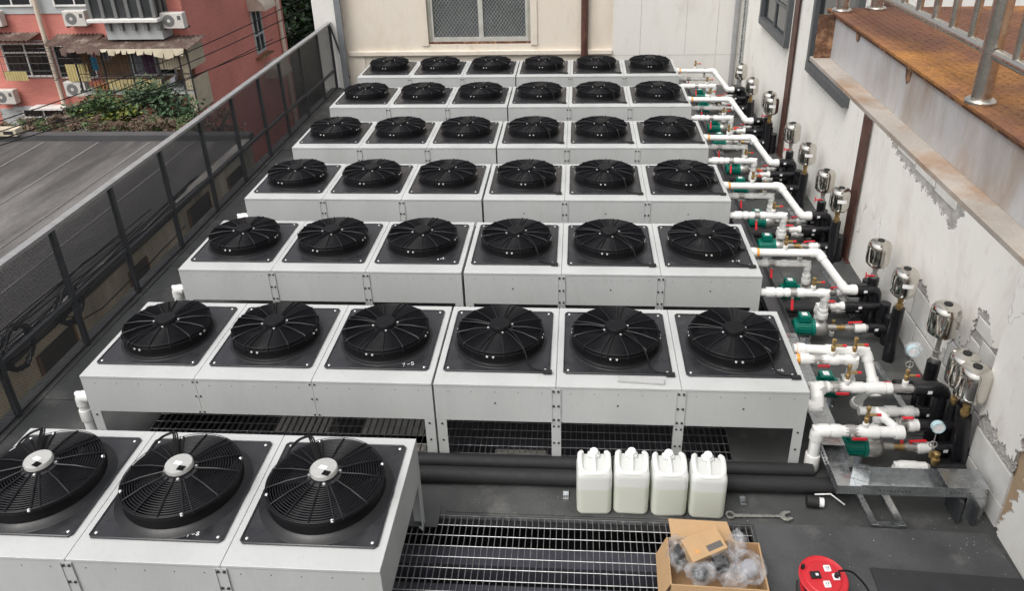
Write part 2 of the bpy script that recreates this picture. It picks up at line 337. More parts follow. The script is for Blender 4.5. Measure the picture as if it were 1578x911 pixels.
# ================================================================ SETTING
T_ = 0.856        # height of the cooler tops
UL, UD = 3.05, 1.18
YF = [-1.846, 0.0, 1.840, 3.666, 5.490, 7.418, 9.273]      # front edges of the seven rows
H1 = (0.20, 5.63, -6.6, -0.58)       # grating openings in the floor (x0,x1,y0,y1)
H2 = (0.25, 5.62, 0.12, 1.70)
b = MB(); Zb = -0.12
b.box(-1.25, H1[0], -7, H1[3], Zb, 0); b.box(H1[1], 7.75, -7, H1[3], Zb, 0); b.box(H1[0], H1[1], -7, H1[2], Zb, 0)
b.box(-1.25, 7.75, H1[3], H2[2], Zb, 0)
b.box(-1.25, H2[0], H2[2], H2[3], Zb, 0); b.box(H2[1], 7.75, H2[2], H2[3], Zb, 0)
b.box(-1.25, 8.0, H2[3], 11.9, Zb, 0)
floor = struct(b.build('rooftop_floor', M['floor']))
# lapped membrane sheets on the walkways and by the pumps
for (x0, x1, y0, y1) in [(-1.09, -0.25, 0.7, 2.35), (-1.09, -0.3, 3.4, 6.0), (-1.09, -0.2, 7.6, 11.3), (6.6, 7.42, 0.5, 1.62), (6.75, 7.5, 2.9, 3.5),
                        (3.2, 5.1, -0.56, -0.02), (6.75, 7.5, 4.7, 5.3), (6.75, 7.5, 6.55, 7.2)]:
    MB().box(x0, x1, y0, y1, 0.0, 0.008).build('membrane_sheet', M['floor'], floor)
b = MB(); b.box(-1.25, 8.1, -7, 11.9, -7.5, -1.25); struct(b.build('building_base', M['dirtywall']))
b = MB(); b.box(-1.25, -1.15, -7, 11.9, -1.25, Zb); b.box(8.0, 8.1, -7, 11.9, -1.25, Zb); b.box(-1.15, 8.0, 11.8, 11.9, -1.25, Zb); b.box(-1.15, 8.0, -7, -6.9, -1.25, Zb)
b.box(-1.15, 8.0, -6.9, 11.8, -1.25, -1.2)
struct(b.build('pit', M['pitfloor']))
b = MB(); b.box(-400, 400, -300, 600, -8.0, -7.5); struct(b.build('ground', M['ground']))

# ---- things in the pit under the gratings
for i, (x0, x1, y0, y1, z0, z1, mt, lab) in enumerate([
    (0.4, 5.6, -0.86, -0.68, -0.42, -0.24, 'purplebeam', 'dark steel beam under the front grating, nearest the jerrycans'),
    (2.2, 5.6, -1.14, -0.99, -0.46, -0.30, 'purplebeam', 'grey steel beam under the front grating, beside the cardboard box'),
    (0.4, 5.6, -1.62, -1.46, -0.50, -0.32, 'purplebeam', 'lowest dark steel beam under the front grating'),
    (0.4, 5.6, 0.62, 0.74, -0.5, -0.36, 'purplebeam', 'dark steel beam under the grating below the second row')]):
    o = MB().box(x0, x1, y0, y1, z0, z1).build('support_beam', M[mt]); tag(o, lab, 'beam', 'beams under the gratings')
o = MB().box(2.1, 5.5, -0.98, -0.93, -0.60, -0.45).build('pit_rail', M['teal']); tag(o, 'dull teal rail below the front grating', 'rail')
for i, (x, y, z, sx, sy, sz, lab) in enumerate([
    (3.32, -1.75, -1.2, .35, .3, .35, 'pale carton under the front grating by the white cooler'),
    (3.62, -1.72, -1.2, .22, .3, .42, 'smaller pale carton under the front grating'),
    (4.75, -1.78, -1.2, .5, .3, .32, 'pale slab under the front grating beside the cardboard box'),
    (1.5, 0.85, -1.2, .55, .5, .82, 'pale pallet block in the pit behind the nearest row'),
    (2.5, 0.80, -1.2, .75, .5, .84, 'pale bag-like block in the pit under the second row'),
    (3.72, 0.62, -1.2, .5, .35, .80, 'pale frame block in the pit below the right cooler'),
    (4.8, 0.62, -1.2, .4, .3, .76, 'grey frame block in the pit behind the jerrycans')]):
    o = MB().box(x - sx / 2, x + sx / 2, y - sy / 2, y + sy / 2, z, z + sz).build('pit_block', M['junk'], bevel=.02); tag(o, lab, 'block', 'blocks lying in the pit')

# ---- gratings: every bar its own part
def grating(x0, x1, y0, y1, px, py, label):
    g = thing('floor_grating', label, 'grating', (x0, y0, 0), 0, 'floor gratings')
    wd, hh = x1 - x0, y1 - y0
    me = MB().box(-.0022, .0022, .01, hh - .01, -.034, -.004).data('bearing_bar', M['grate'])
    n = int(wd / px)
    for i in range(1, n): link('bearing_bar', me, g, loc=(i * wd / n, 0, 0))
    me2 = MB().tube([(.012, 0, 0), (wd - .012, 0, 0)], .0034, 6).data('cross_bar', M['gratex'])
    n = int(hh / py)
    for i in range(1, n): link('cross_bar', me2, g, loc=(0, i * hh / n, -.005))
    f = MB(); f.box(0.0, wd, 0, .008, -.036, -.002); f.box(0.0, wd, hh - .008, hh, -.036, -.002); f.box(0, .008, .008, hh - .008, -.036, -.002); f.box(wd - .008, wd, .008, hh - .008, -.036, -.002)
    f.build('frame', M['grate'], g)
    return g
grating(H1[0] + .004, 2.9, -2.5, H1[3] - .004, .052, .105, 'steel bar grating in the floor under the nearest cooler')
grating(2.91, H1[1] - .004, -2.5, H1[3] - .004, .047, .098, 'steel bar grating between the nearest cooler and the cardboard box')
grating(H1[0] + .004, H1[1] - .004, -4.6, -2.51, .1, .2, 'steel bar grating at the very front of the roof')
grating(H2[0] + .004, 3.03, H2[2] + .004, H2[3] - .004, .058, .1, 'steel bar grating under the left cooler of the second row')
grating(3.04, H2[1] - .004, H2[2] + .004, H2[3] - .004, .05, .1, 'steel bar grating under the right cooler of the second row, behind the jerrycans')
o = MB().box(2.86, 3.16, -0.72, -0.50, 0.002, 0.010).build('base_plate', M['floor']); tag(o, 'dark square plate under the rear leg of the nearest cooler', 'plate')

# ---- loose sheets on the floor at front right
o = MB().prism([(5.64, -2.6, .004), (7.44, -2.6, .004), (7.44, -.95, .004), (7.40, -.60, .004), (6.2, -.575, .004), (5.64, -.578, .004)], (0, 0, .014)).build('floor_sheet', M['mat_a'], bevel=.003)
tag(o, 'worn grey sheet on the floor at front right under the red reel', 'sheet')
o = MB().prism([(6.38, -2.6, .022), (7.43, -2.6, .022), (7.45, -1.02, .022), (6.40, -.97, .022)], (0, 0, .010)).build('floor_sheet', M['mat_b'])
tag(o, 'darker black sheet at the front right corner by the wall', 'sheet')

# ---- plaster: a skin of cells with broken edges over a masonry core
def in_poly(p, poly):
    x, y = p; c = False; n = len(poly)
    for i in range(n):
        x1, y1 = poly[i]; x2, y2 = poly[i - 1]
        if (y1 > y) != (y2 > y) and x < (x2 - x1) * (y - y1) / (y2 - y1) + x1: c = not c
    return c
def plaster_skin(name, parent, mt, X, th, y0, y1, z0, z1, holes, cell=0.035):
    """skin facing -X at x=X, thickness th, cells inside the hole outlines left out"""
    rnd = random.Random(3)
    ny, nz = int((y1 - y0) / cell), int((z1 - z0) / cell)
    hb = [(min(p[0] for p in h) - .1, max(p[0] for p in h) + .1, min(p[1] for p in h) - .1, max(p[1] for p in h) + .1) for h in holes]
    jit = {}
    def near(y, z): return any(a <= y <= b_ and c <= z <= d for a, b_, c, d in hb)
    def vert(i, j):
        y, z = y0 + (y1 - y0) * i / ny, z0 + (z1 - z0) * j / nz
        if 0 < i < ny and 0 < j < nz and near(y, z): y += rnd.uniform(-.42, .42) * cell; z += rnd.uniform(-.42, .42) * cell
        return (y, z)
    grid = [[vert(i, j) for j in range(nz + 1)] for i in range(ny + 1)]
    keep = [[True] * nz for _ in range(ny)]
    for i in range(ny):
        for j in range(nz):
            cy, cz = y0 + (y1 - y0) * (i + .5) / ny, z0 + (z1 - z0) * (j + .5) / nz
            if near(cy, cz):
                q = (cy + .020 * sin(cz * 47 + 1.3 * sin(cy * 31)) + .012 * sin(cz * 113 + cy * 71) + rnd.uniform(-.008, .008), cz + .020 * sin(cy * 41 + 1.7 * sin(cz * 29)) + .012 * sin(cy * 131 - cz * 57) + rnd.uniform(-.008, .008))
                if any(in_poly(q, h) for h in holes): keep[i][j] = False
    b = MB(); idx = {}; edge = []
    def vi(i, j, back):
        k = (i, j, back)
        if k not in idx:
            idx[k] = len(b.v); y, z = grid[i][j]; b.v.append((X + (th if back else 0), y, z))
        return idx[k]
    # merge fully plain columns of cells away from holes into larger quads is not needed: cells are cheap
    for i in range(ny):
        for j in range(nz):
            if not keep[i][j]: continue
            b.f.append((vi(i, j, 0), vi(i, j + 1, 0), vi(i + 1, j + 1, 0), vi(i + 1, j, 0))); edge.append(0)
            for di, dj, e in ((-1, 0, ((i, j), (i, j + 1))), (1, 0, ((i + 1, j), (i + 1, j + 1))), (0, -1, ((i, j), (i + 1, j))), (0, 1, ((i, j + 1), (i + 1, j + 1)))):
                a, c = i + di, j + dj
                if not (0 <= a < ny and 0 <= c < nz) or not keep[a][c]:
                    (p, q), (r, s_) = e
                    b.f.append((vi(p, q, 0), vi(r, s_, 0), vi(r, s_, 1), vi(p, q, 1))); edge.append(1)
    ob = b.build(name, [mt, M['mortar']], parent)
    ob.data.polygons.foreach_set('material_index', edge); ob.data.update()
    return ob

XW, XN = 7.66, 7.47
wall_far = thing('plastered_wall', 'white plastered side wall with broken plaster behind the steel tanks', 'wall', (0, 0, 0))
o = MB().box(XW + .014, 8.2, 0.03, 11.6, -.1, 6.0).build('core', M['mortar'], wall_far)
hole_a = [(3.52, 2.30), (3.50, 2.02), (3.36, 1.88), (3.05, 1.78), (2.7, 1.71), (2.4, 1.69), (1.95, 1.66), (1.6, 1.62), (1.48, 1.55), (1.38, 1.75), (1.26, 1.9), (1.15, 2.3)]
hole_b = [(2.15, -.2), (2.05, .62), (1.93, .80), (1.75, .86), (1.5, .70), (1.32, .50), (1.16, .42), (1.05, .60), (0.98, .93), (0.86, .70), (0.78, .78), (0.72, 1.24), (0.55, 1.22), (0.42, 1.02), (0.26, 1.12), (0.0, 1.0), (-.1, -.2)]
hole_c = [(3.95, -.2), (3.93, .25), (4.05, .62), (4.12, .3), (4.1, -.2)]
plaster_skin('plaster', wall_far, M['plaster'], XW, .014, 0.03, 4.03, 0.0, 2.5, [hole_a, hole_b], 0.016)
MB().box(XW, XW + .013, 0.03, 4.03, 2.5, 6.0).build('plaster', M['plaster'], wall_far); MB().box(XW, XW + .013, 4.03, 11.6, 0.0, 6.0).build('plaster', M['plaster'], wall_far)
def blocks(parent, X, rows, th=.02):
    for (ya, yb, za, zb) in rows:
        dx = random.uniform(-.004, .001)
        MB().box(X + (.014 if X > 7.6 else .032) - th - dx, X + .04, ya, yb, za, zb).build('block', M['block'], parent, bevel=.006)
blocks(wall_far, XW, [(1.75, 2.1, .02, .36), (1.3, 1.73, .02, .36), (.9, 1.28, .02, .36), (.45, .88, .02, .36), (.06, .43, .02, .36),
                      (1.9, 2.06, .38, .62), (1.5, 1.88, .38, .72), (1.1, 1.48, .38, .6), (.68, 1.08, .38, .66), (.25, .66, .38, .66), (.6, .98, .68, .9), (.2, .58, .68, .98), (.45, .72, 1.0, 1.14),
                      (3.0, 3.40, 1.89, 2.25), (2.5, 2.97, 1.80, 2.25), (2.0, 2.47, 1.77, 2.25), (1.52, 1.97, 1.75, 2.25), (1.2, 1.47, 1.95, 2.25)], .009)
wall_near = thing('thick_wall_end', 'thick near end of the plastered wall with bare blocks and tan putty', 'wall', (0, 0, 0))
MB().box(XN + .03, 8.2, -7.0, 0.03, -.1, 6.0).build('core', M['tan'], wall_near)
hole_d = [(.2, -.1), (.2, .64), (.03, .62), (-.05, .735), (-.2, .70), (-.36, .67), (-.50, .655), (-.535, .80), (-.53, .94), (-.50, 1.12), (-.56, 1.3), (-.66, 1.12), (-.72, .86), (-.71, .62), (-.67, .44), (-.635, .27), (-.57, .10), (-.60, -.1)]
plaster_skin('plaster', wall_near, M['plaster'], XN, .03, -1.37, 0.03, 0.0, 1.6, [hole_d], 0.013)
MB().box(XN, XN + .03, -1.37, 0.03, 1.6, 6.0).build('plaster', M['plaster'], wall_near); MB().box(XN, XN + .03, -7.0, -1.37, 0.0, 6.0).build('plaster', M['plaster'], wall_near)
blocks(wall_near, XN, [(-.53, .025, .235, .535), (-.53, .025, .005, .222)], .027)
b = MB(); rnd = random.Random(9)      # rough mortar course between the blocks and the plaster
ny_, nz_ = 60, 10; gv = []
for i in range(ny_ + 1):
    for k in range(nz_ + 1):
        t = i / ny_; y = .025 - .565 * t; zl = .54; zh = .60 + .13 * min(1, t * 7) - .07 * t
        z = zl + (zh - zl) * k / nz_; gv.append((XN + .013 + rnd.uniform(-.009, .009) + (.012 if k in (0, nz_) else 0), y + rnd.uniform(-.003, .003), z + rnd.uniform(-.003, .003)))
b.add(gv, [(i * (nz_ + 1) + k, i * (nz_ + 1) + k + 1, (i + 1) * (nz_ + 1) + k + 1, (i + 1) * (nz_ + 1) + k) for i in range(ny_) for k in range(nz_)])
b.build('mortar_band', M['mortar'], wall_near)
# brown steel columns against the wall
for (y, x0, wdt, lab) in [(3.81, XW - .045, .24, 'brown steel column on the white wall nearest the broken plaster'), (7.40, XW - .05, .24, 'brown steel column on the white wall between the two dark windows')]:
    c = thing('steel_column', lab, 'column', (x0, y, 0), 0, 'brown columns on the side wall')
    b = MB(); b.box(0, .012, -wdt / 2, wdt / 2, 0, 6.0); b.box(.012, .06, -.01, .01, 0, 6.0); b.build('flange', M['brown'], c)
    b = MB(); b.box(-.012, .06, -wdt / 2 - .03, wdt / 2 + .03, 0, .012); b.build('base_plate', M['brown'], c)
# windows of the side wall
def wall_window(y0, y1, z0, z1, lab):
    t = thing('wall_window', lab, 'window', (XW, y0, z0), 0, 'dark windows in the side wall')
    d = -.09; wd = y1 - y0; hh = z1 - z0
    b = MB(); b.box(d, .0, 0, wd, 0, .13); b.build('sill', M['frame'], t, bevel=.004)
    b = MB(); b.box(d + .005, 0, 0, .11, .13, hh); b.build('jamb', M['frame'], t); b = MB(); b.box(d + .005, 0, wd - .11, wd, .13, hh); b.build('jamb', M['frame'], t)
    b = MB(); b.box(d + .005, 0, .11, wd - .11, hh - .12, hh); b.build('head', M['frame'], t)
    MB().box(-.02, -.012, .11, wd - .11, .13, hh - .12).build('pane', M['glass_dark'], t)
    MB().box(-.045, -.022, wd / 2 - .03, wd / 2 + .03, .13, hh - .12).build('mullion', M['frame'], t)
    MB().box(-.042, -.022, .11, wd - .11, .55, .60).build('transom', M['frame'], t)
wall_window(7.75, 9.75, 1.72, 3.6, 'dark grey framed window high on the side wall beyond the farther brown column')
wall_window(4.60, 6.42, 1.73, 3.6, 'dark grey framed window half hidden behind the rusty platform beam')

# ---- back wall
YB = 11.6
bw = thing('back_wall', 'stained cream wall with a ledge behind the last row of coolers', 'wall', (0, YB, 0))
wx0, wx1, wz0 = 1.0, 3.22, .93
b = MB(); b.box(-1.45, wx0, 0, .3, -.1, 5); b.box(wx0, wx1, 0, .3, -.1, wz0); b.box(wx0, wx1, 0, .3, 3.0, 5); b.box(wx1, 4.97, 0, .3, -.1, 5); b.build('wall_face', M['plasterback'], bw)
b = MB(); b.box(4.97, 8.0, -.02, .3, -.1, 5); b.build('pale_wall_face', M['plasterwhite'], bw)
b = MB(); b.box(-.80, 4.965, -.075, 0, .70, .80); b.build('ledge', M['plasterback'], bw, bevel=.012)
b = MB(); b.box(-.85, -.45, -.03, 0, -.1, .70); b.build('plinth_pier', M['plasterback'], bw)
b = MB(); b.box(-1.45, -.86, -.12, 0, -.1, 5); b.build('corner_pier', M['plasterwhite'], bw, bevel=.01)
for (xa, xb, za, zb) in [(5.55, 5.556, .65, 5), (4.975, 8.0, .66, .665), (6.5, 6.505, .665, 5), (6.2, 6.205, -.1, .66), (7.15, 7.155, -.1, 5)]:
    MB().box(xa, xb, -.0235, -.0201, za, zb).build('joint', M['mortar'], bw)
b = MB(); b.box(wx0 - .14, wx0, -.03, 0, wz0 - .02, 3.0); b.box(wx1, wx1 + .14, -.03, 0, wz0 - .02, 3.0); b.build('window_surround', M['plasterback'], bw)
wn = thing('wired_glass_window', 'two-pane window with diamond wire mesh in the back wall', 'window', (0, YB, 0))
b = MB(); b.box(wx0, wx1, .02, .10, wz0, wz0 + .05); b.build('sill_frame', M['rustdark'], wn)
b = MB(); b.box(wx0, wx0 + .07, .03, .10, wz0 + .05, 3.0); b.box(wx1 - .06, wx1, .03, .10, wz0 + .05, 3.0); b.build('outer_frame', mat('old_alu', (.36, .35, .30), .5, .2, var=.15), wn)
mid = (wx0 + wx1) / 2 + .04
for (xa, xb) in ((wx0 + .07, mid), (mid, wx1 - .06)):
    f = MB(); z0 = wz0 + .05; f.box(xa, xb, .045, .085, z0, z0 + .09); f.box(xa, xa + .05, .045, .085, z0 + .09, 3.0); f.box(xb - .05, xb, .045, .085, z0 + .09, 3.0)
    fo = f.build('sash', mat('alu_sash', (.50, .49, .45), .5, .2, var=.12), wn)
    MB().box(xa + .05, xb - .05, .075, .08, z0 + .09, 3.0).build('pane', mat('wired_pane', (.075, .085, .085), .15, var=.35, vs=1.5, spec=.7), fo)
    g = MB(); wv, hv = xb - xa - .1, 1.2; n = 13
    for i in range(-14, 30):
        for s in (1, -1):
            # clip a 45 degree wire to the pane
            xs = xa + .05 + i * wv / n; pts = []
            za, zb = z0 + .09, z0 + .09 + hv
            p0 = [xs, za]; p1 = [xs + s * hv * .72, zb]
            lo, hi = xa + .05, xb - .05
            def clip(p, q):
                out = []
                for (A, B) in ((p, q), (q, p)):
                    A = list(A)
                    if A[0] < lo or A[0] > hi:
                        if abs(B[0] - A[0]) < 1e-6: return None
                        lim = lo if A[0] < lo else hi
                        t = (lim - A[0]) / (B[0] - A[0])
                        if t < 0 or t > 1: return None
                        A = [lim, A[1] + t * (B[1] - A[1])]
                    out.append(A)
                return out
            cl = clip(p0, p1)
            if cl: g.tube([(cl[0][0], .070, cl[0][1]), (cl[1][0], .070, cl[1][1])], .004, 4, cap=False)
    g.build('wire_mesh', mat('wire_grey', (.34, .35, .34), .5, .3, var=.1), fo)
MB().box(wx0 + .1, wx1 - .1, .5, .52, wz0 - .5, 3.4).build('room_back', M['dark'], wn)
o = MB().lathe([(.075, 0), (.075, 4.3)], 14).build('brown_downpipe', M['brown'], smooth=True, loc=(4.37, YB - .085, .45)); tag(o, 'dark brown downpipe on the back wall right of the window', 'pipe')
o = MB().lathe([(.055, 0), (.055, 5)], 12).build('grey_conduit', mat('grey_conduit', (.33, .33, .33), .5, .2, var=.1), smooth=True, loc=(7.52, YB - .07, 0)); tag(o, 'thick grey conduit in the corner of the back wall', 'pipe', 'corner conduits')
o = MB().lathe([(.035, 0), (.035, 5)], 10).build('grey_conduit', M['galv'], smooth=True, loc=(7.615, 11.2, 0)); tag(o, 'thin grey conduit on the side wall near the corner', 'pipe', 'corner conduits')
o = MB().box(-.93, -.80, 11.36, 11.44, 0, 5).build('steel_post', mat('grey_post', (.20, .21, .22), .5, .3, var=.15, vs=3)); tag(o, 'tall grey steel post at the far end of the fence', 'post')

# ---- fence on the left
XF = -1.10
fence = thing('screen_fence', 'dark perforated screen fence with posts along the left roof edge', 'fence', (XF, 0, 0))
posts = [-3.1, -1.95, -.78, .43, 1.60, 2.70, 3.87, 5.03, 6.14, 7.26, 8.27, 9.40, 10.5, 11.4]
me_p = MB().box(-.025, .025, -.024, .024, 0, 1.44).data('post', M['fence_post'])
for y in posts: link('post', me_p, fence, loc=(0, y, 0))
for i in range(len(posts) - 1):
    ya, yb = posts[i] + .024, posts[i + 1] - .024
    zl = .62 - max(0, (ya + yb) / 2 - 2) * .020
    MB().box(-.022, .022, ya, yb, zl - .024, zl + .024).build('mid_rail', M['fence_post'], fence)
    MB().box(-.012, .012, ya, yb, .03, .055).build('bottom_rail', M['fence_post'], fence)
    MB().box(-.004, -.001, ya, yb, .055, zl - .024).build('screen_panel', M['screen'], fence)
    MB().box(-.004, -.001, ya, yb, zl + .024, 1.44).build('screen_panel', M['screen'], fence)
MB().box(-.045, .045, posts[0] - .05, posts[-1] + .05, 1.44, 1.475).build('top_rail', M['fence_rail'], fence)
MB().tube([(.03, 11.38, 1.38), (.30, 11.42, .25)], .022, 8).build('brace', M['fence_post'], fence)
b = MB(); b.box(XF - .15, XF + .06, -7, 11.55, 0.001, .018); o = b.build('edge_strip', M['floor'], floor)

# ================================================================ DRY COOLERS
MW = UL / 3
CACHE = {}
def cached(key, fn):
    if key not in CACHE: CACHE[key] = fn()
    return CACHE[key]
PY0, PY1 = 0.165, 1.09           # fan plate, front and back edge
FCY = 0.615                       # fan centre
def m_top():
    b = MB(); b.box(.0015, MW - .0015, -.004, UD + .004, -.022, 0); return b.data('top_panel', M['panel'])
def m_front():
    b = MB(); b.box(.001, MW - .001, 0, .006, T_ - .38, T_ - .0225); return b.data('front_panel', M['panel'])
def m_side():
    b = MB(); b.box(0, .006, .0065, UD - .0065, T_ - .38, T_ - .0225); b.box(-.003, 0, .03, .07, T_ - .36, T_ - .06); return b.data('side_panel', M['panel'])
def m_back():
    b = MB(); b.box(.001, UL - .001, UD - .006, UD, T_ - .38, T_ - .0225); return b.data('back_panel', M['panel'])
def m_core():
    b = MB(); b.box(.01, UL - .01, .012, UD - .012, T_ - .37, T_ - .024)
    return b.data('coil', M['dark'])
def m_splice():
    b = MB(); b.box(-.038, .038, -.006, -.001, T_ - .385, T_ - .026); b.box(-.038, -.034, -.012, -.006, T_ - .385, T_ - .026); b.box(.034, .038, -.012, -.006, T_ - .385, T_ - .026)
    return b.data('splice_plate', M['panel'])
def m_splicebolt():
    b = MB()
    for z in (T_ - .05, T_ - .20, T_ - .345):
        for x in (-.02, .02): b.lathe([(.0105, 0), (.0105, -.008), (.006, -.010)], 8, (x, -.006, z), 'Y')
    return b.data('bolts', M['boltdark'])
def m_seambolt():
    b = MB()
    for z in (T_ - .04, T_ - .19, T_ - .36):
        for x in (-.02, .02): b.lathe([(.008, 0), (.008, -.006)], 8, (x, -.001, z), 'Y')
    return b.data('bolts', M['boltdark'])
def m_rivets():
    b = MB()
    for i in range(5): b.lathe([(.0042, 0), (.0042, -.002)], 6, (.12 + i * .195, -.0002, T_ - .075), 'Y')
    return b.data('rivets', M['boltdark'])
def m_leg(kind):
    b = MB(); z1 = T_ - .38
    if kind == 'mid': b.box(-.04, .04, 0, .006, 0, z1); b.box(-.04, -.034, .006, .05, 0, z1); b.box(.034, .04, .006, .05, 0, z1)
    else:
        s = 1 if kind == 'left' else -1
        xs = sorted((0, s * .085)); b.box(xs[0], xs[1], 0, .006, 0, z1); xs = sorted((0, s * .006)); b.box(xs[0], xs[1], .006, .085, 0, z1)
        b.prism([(s * .006, .006, 0), (s * .085, .006, 0), (s * .006, .09, 0)], (0, 0, .008))
    return b.data('leg', M['panel'])
def m_legbolt():
    b = MB()
    for z in (T_ - .42, T_ - .60):
        b.lathe([(.010, 0), (.010, -.005)], 8, (0, 0, z), 'Y')
    return b.data('bolts', M['boltdark'])
def m_plate():
    b = MB(); hw = .447
    c = .02
    poly = [(-hw + c, PY0), (hw - c, PY0), (hw, PY0 + c), (hw, PY1 - c), (hw - c, PY1), (-hw + c, PY1), (-hw, PY1 - c), (-hw, PY0 + c)]
    b.prism([(x, y, 0.0015) for x, y in poly], (0, 0, .010))
    # raised rolled border
    pts = [(x, y, .0115) for x, y in poly]
    b.tube(pts, .0075, 6, closed=True)
    return b.data('fan_plate', M['fanplate'], True)
def m_platebolt():
    b = MB(); hw = .447
    for x in (-hw + .035, hw - .035):
        for y in (PY0 + .035, PY1 - .035): b.lathe([(.0105, .0115), (.0105, .016), (.006, .02), (.0, .021)], 10, (x, y, 0))
    return b.data('corner_bolts', M['bolt'], True)
def m_shroud(ec):
    b = MB()
    if ec: prof = [(.455, .0118), (.445, .016), (.415, .024), (.395, .04), (.388, .075), (.388, .11), (.402, .116), (.402, .132), (.380, .134), (.372, .12), (.368, .06), (.368, .0125)]
    else: prof = [(.392, .0118), (.388, .015), (.376, .020), (.369, .032), (.366, .06), (.366, .126), (.375, .130), (.377, .140), (.371, .145), (.360, .143), (.352, .12), (.346, .05), (.346, .0125)]
    b.lathe(prof, 56, cap=False)
    return b.data('shroud', M['fanblack'], True)
def m_opening_shade():
    return MB().lathe([(.0, .0127), (.366, .0127)], 40, cap=False).data('opening_shade', M['dark'])  # flat black disc on the solid plate, painted as the shade inside the fan opening
def gz(r, ec):   # height of the guard at radius r
    if ec: return .145 + .045 * (1 - (r / .385) ** 2)
    return .150 + .012 * (1 - (max(0, r - .20) / .18) ** 2 if r > .20 else 1)
def m_rings(ec, seg):
    b = MB(); r = .105; n = 16 if ec else 19
    for i in range(n):
        rr = .12 + ((.383 if ec else .372) - .12) * i / (n - 1)
        b.ring(rr, (.0042 if ec else .0034) if i < n - 1 else .005, gz(rr, ec) - .004, seg, 4)
    if not ec:
        b.ring(.380, .004, .118, seg, 4)
    else:
        b.ring(.398, .0035, .145, seg, 4)
    return b.data('guard_rings', M['wire'] if ec else M['ringwire'], True)
def spoke_pts(ec):
    if ec: return [(.10, 0, gz(.10, 1) + .004), (.25, 0, gz(.25, 1) + .008), (.385, 0, gz(.385, 1) + .004), (.400, 0, .125)]
    return [(.10, 0, .168), (.235, 0, .172), (.362, 0, gz(.362, 0) + .006), (.383, 0, .145), (.384, 0, .095)]
def m_spoke(ec): return MB().tube(spoke_pts(ec), .0056, 5).data('spoke', M['wire'], True)
SPOKE_A = {1: [8, 33, 58, 66, 92, 116, 140, 150, 176, 202, 226, 250, 276, 300, 308, 334], 0: [0, 26, 52, 78, 86, 112, 138, 164, 172, 198, 224, 250, 258, 284, 310, 336]}
def m_spokes(ec):
    b = MB()
    for a in SPOKE_A[ec]:
        c, s = cos(radians(a)), sin(radians(a)); b.tube([(x * c, x * s, z) for x, _, z in spoke_pts(ec)], .0056, 5)
    return b.data('guard_spokes', M['wire'], True)
def m_clips(ec):
    b = MB()
    if ec:
        for a in (28, 118, 210, 298):
            c, s = cos(radians(a)), sin(radians(a)); b.lathe([(.013, .131), (.013, .142), (.006, .148), (0, .149)], 10, (.39 * c, .39 * s, 0))
    else:
        for a in (262, 270, 82, 90, 172, 180, 352, 0):
            c, s = cos(radians(a)), sin(radians(a)); p = Vector((.378 * c, .378 * s, .108)); d = Vector((c, s, 0))
            b.tube([p, p + d * .010], .010, 8)
    return b.data('clip_bolts', M['bolt'], True)
def m_hub(ec):
    b = MB()
    if ec: b.lathe([(.112, .165), (.112, .180), (.094, .184), (.094, .232), (.088, .240), (.0, .243)], 32)
    else: b.lathe([(.120, .150), (.120, .164), (.094, .167), (.092, .196), (.086, .203), (.0, .205)], 32)
    return b.data('motor_hub', M['silver'] if ec else M['fanblack'], True)
def m_hubbase():
    return MB().lathe([(.115, .160), (.118, .183), (.096, .187), (.096, .205)], 28).data('hub_flange', M['fanplate'], True)
def m_hubbolts(ec):
    b = MB()
    for a in (20, 110, 200, 290):
        c, s = cos(radians(a)), sin(radians(a)); z = .184 if ec else .164; q_ = .103 if ec else .108; b.lathe([(.010, z), (.010, z + .008), (0, z + .011)], 8, (q_ * c, q_ * s, 0))
    return b.data('hub_bolts', M['bolt'], True)
def m_blade():
    b = MB(); nr, na = 6, 5; vs = []; fs = []
    for i in range(nr + 1):
        r = .09 + .265 * i / nr
        for j in range(na + 1):
            a = radians(-24 + 48 * j / na) + .35 * (i / nr) ** 1.5; z = .035 + .06 * (j / na) + .010 * sin(pi * j / na)
            vs.append((r * cos(a), r * sin(a), z))
    for i in range(nr):
        for j in range(na): k = i * (na + 1) + j; fs.append((k, k + 1, k + na + 2, k + na + 1))
    b.add(vs, fs); return b.data('blade', M['blade'], True)
def m_hublabel():
    b = MB(); b.box(-.028, .028, -.02, .012, .2432, .2442)
    return b.data('hub_label', M['sticker'])
def m_hubgrill():
    b = MB()
    for i in range(7): b.obox((.012 + i * .0075 - .03 + .045, -.045 - .0 * i, .2445), (.004, 0, 0), (0, .042, 0), (0, 0, .004))
    return b.data('cooling_fins', M['fanblack'])
def m_cable(kind):
    b = MB()
    if kind == 'B': b.tube(fillet([(.07, -.06, .186), (.15, -.17, .190), (.22, -.30, .168), (.252, -.355, .11), (.27, -.395, .03), (.33, -.43, .021), (.43, -.445, .024)], .05, 4), .0068, 6)
    elif kind == 'A': b.tube(fillet([(-.02, .07, .193), (-.05, .14, .190), (-.13, .30, .165), (-.16, .355, .14), (-.17, .395, .04)], .05, 4), .0065, 6)
    else:
        for k in (-.014, .0, .016): b.tube(fillet([(-.05 + k, .07, .225), (-.10 + k, .15, .215), (-.20 + k, .34, .185), (-.235 + k, .385, .165)], .05, 4), .006, 6)
        b.tube(fillet([(-.235, .385, .165), (-.30, .35, .16), (-.345, .27, .14), (-.36, .23, .10)], .05, 4), .010, 6)
    return b.data('cable', M['cable'], True)
def m_grommet(): return MB().box(.395, .47, -.475, -.435, .0115, .03).data('cable_gland', M['black_rubber'])

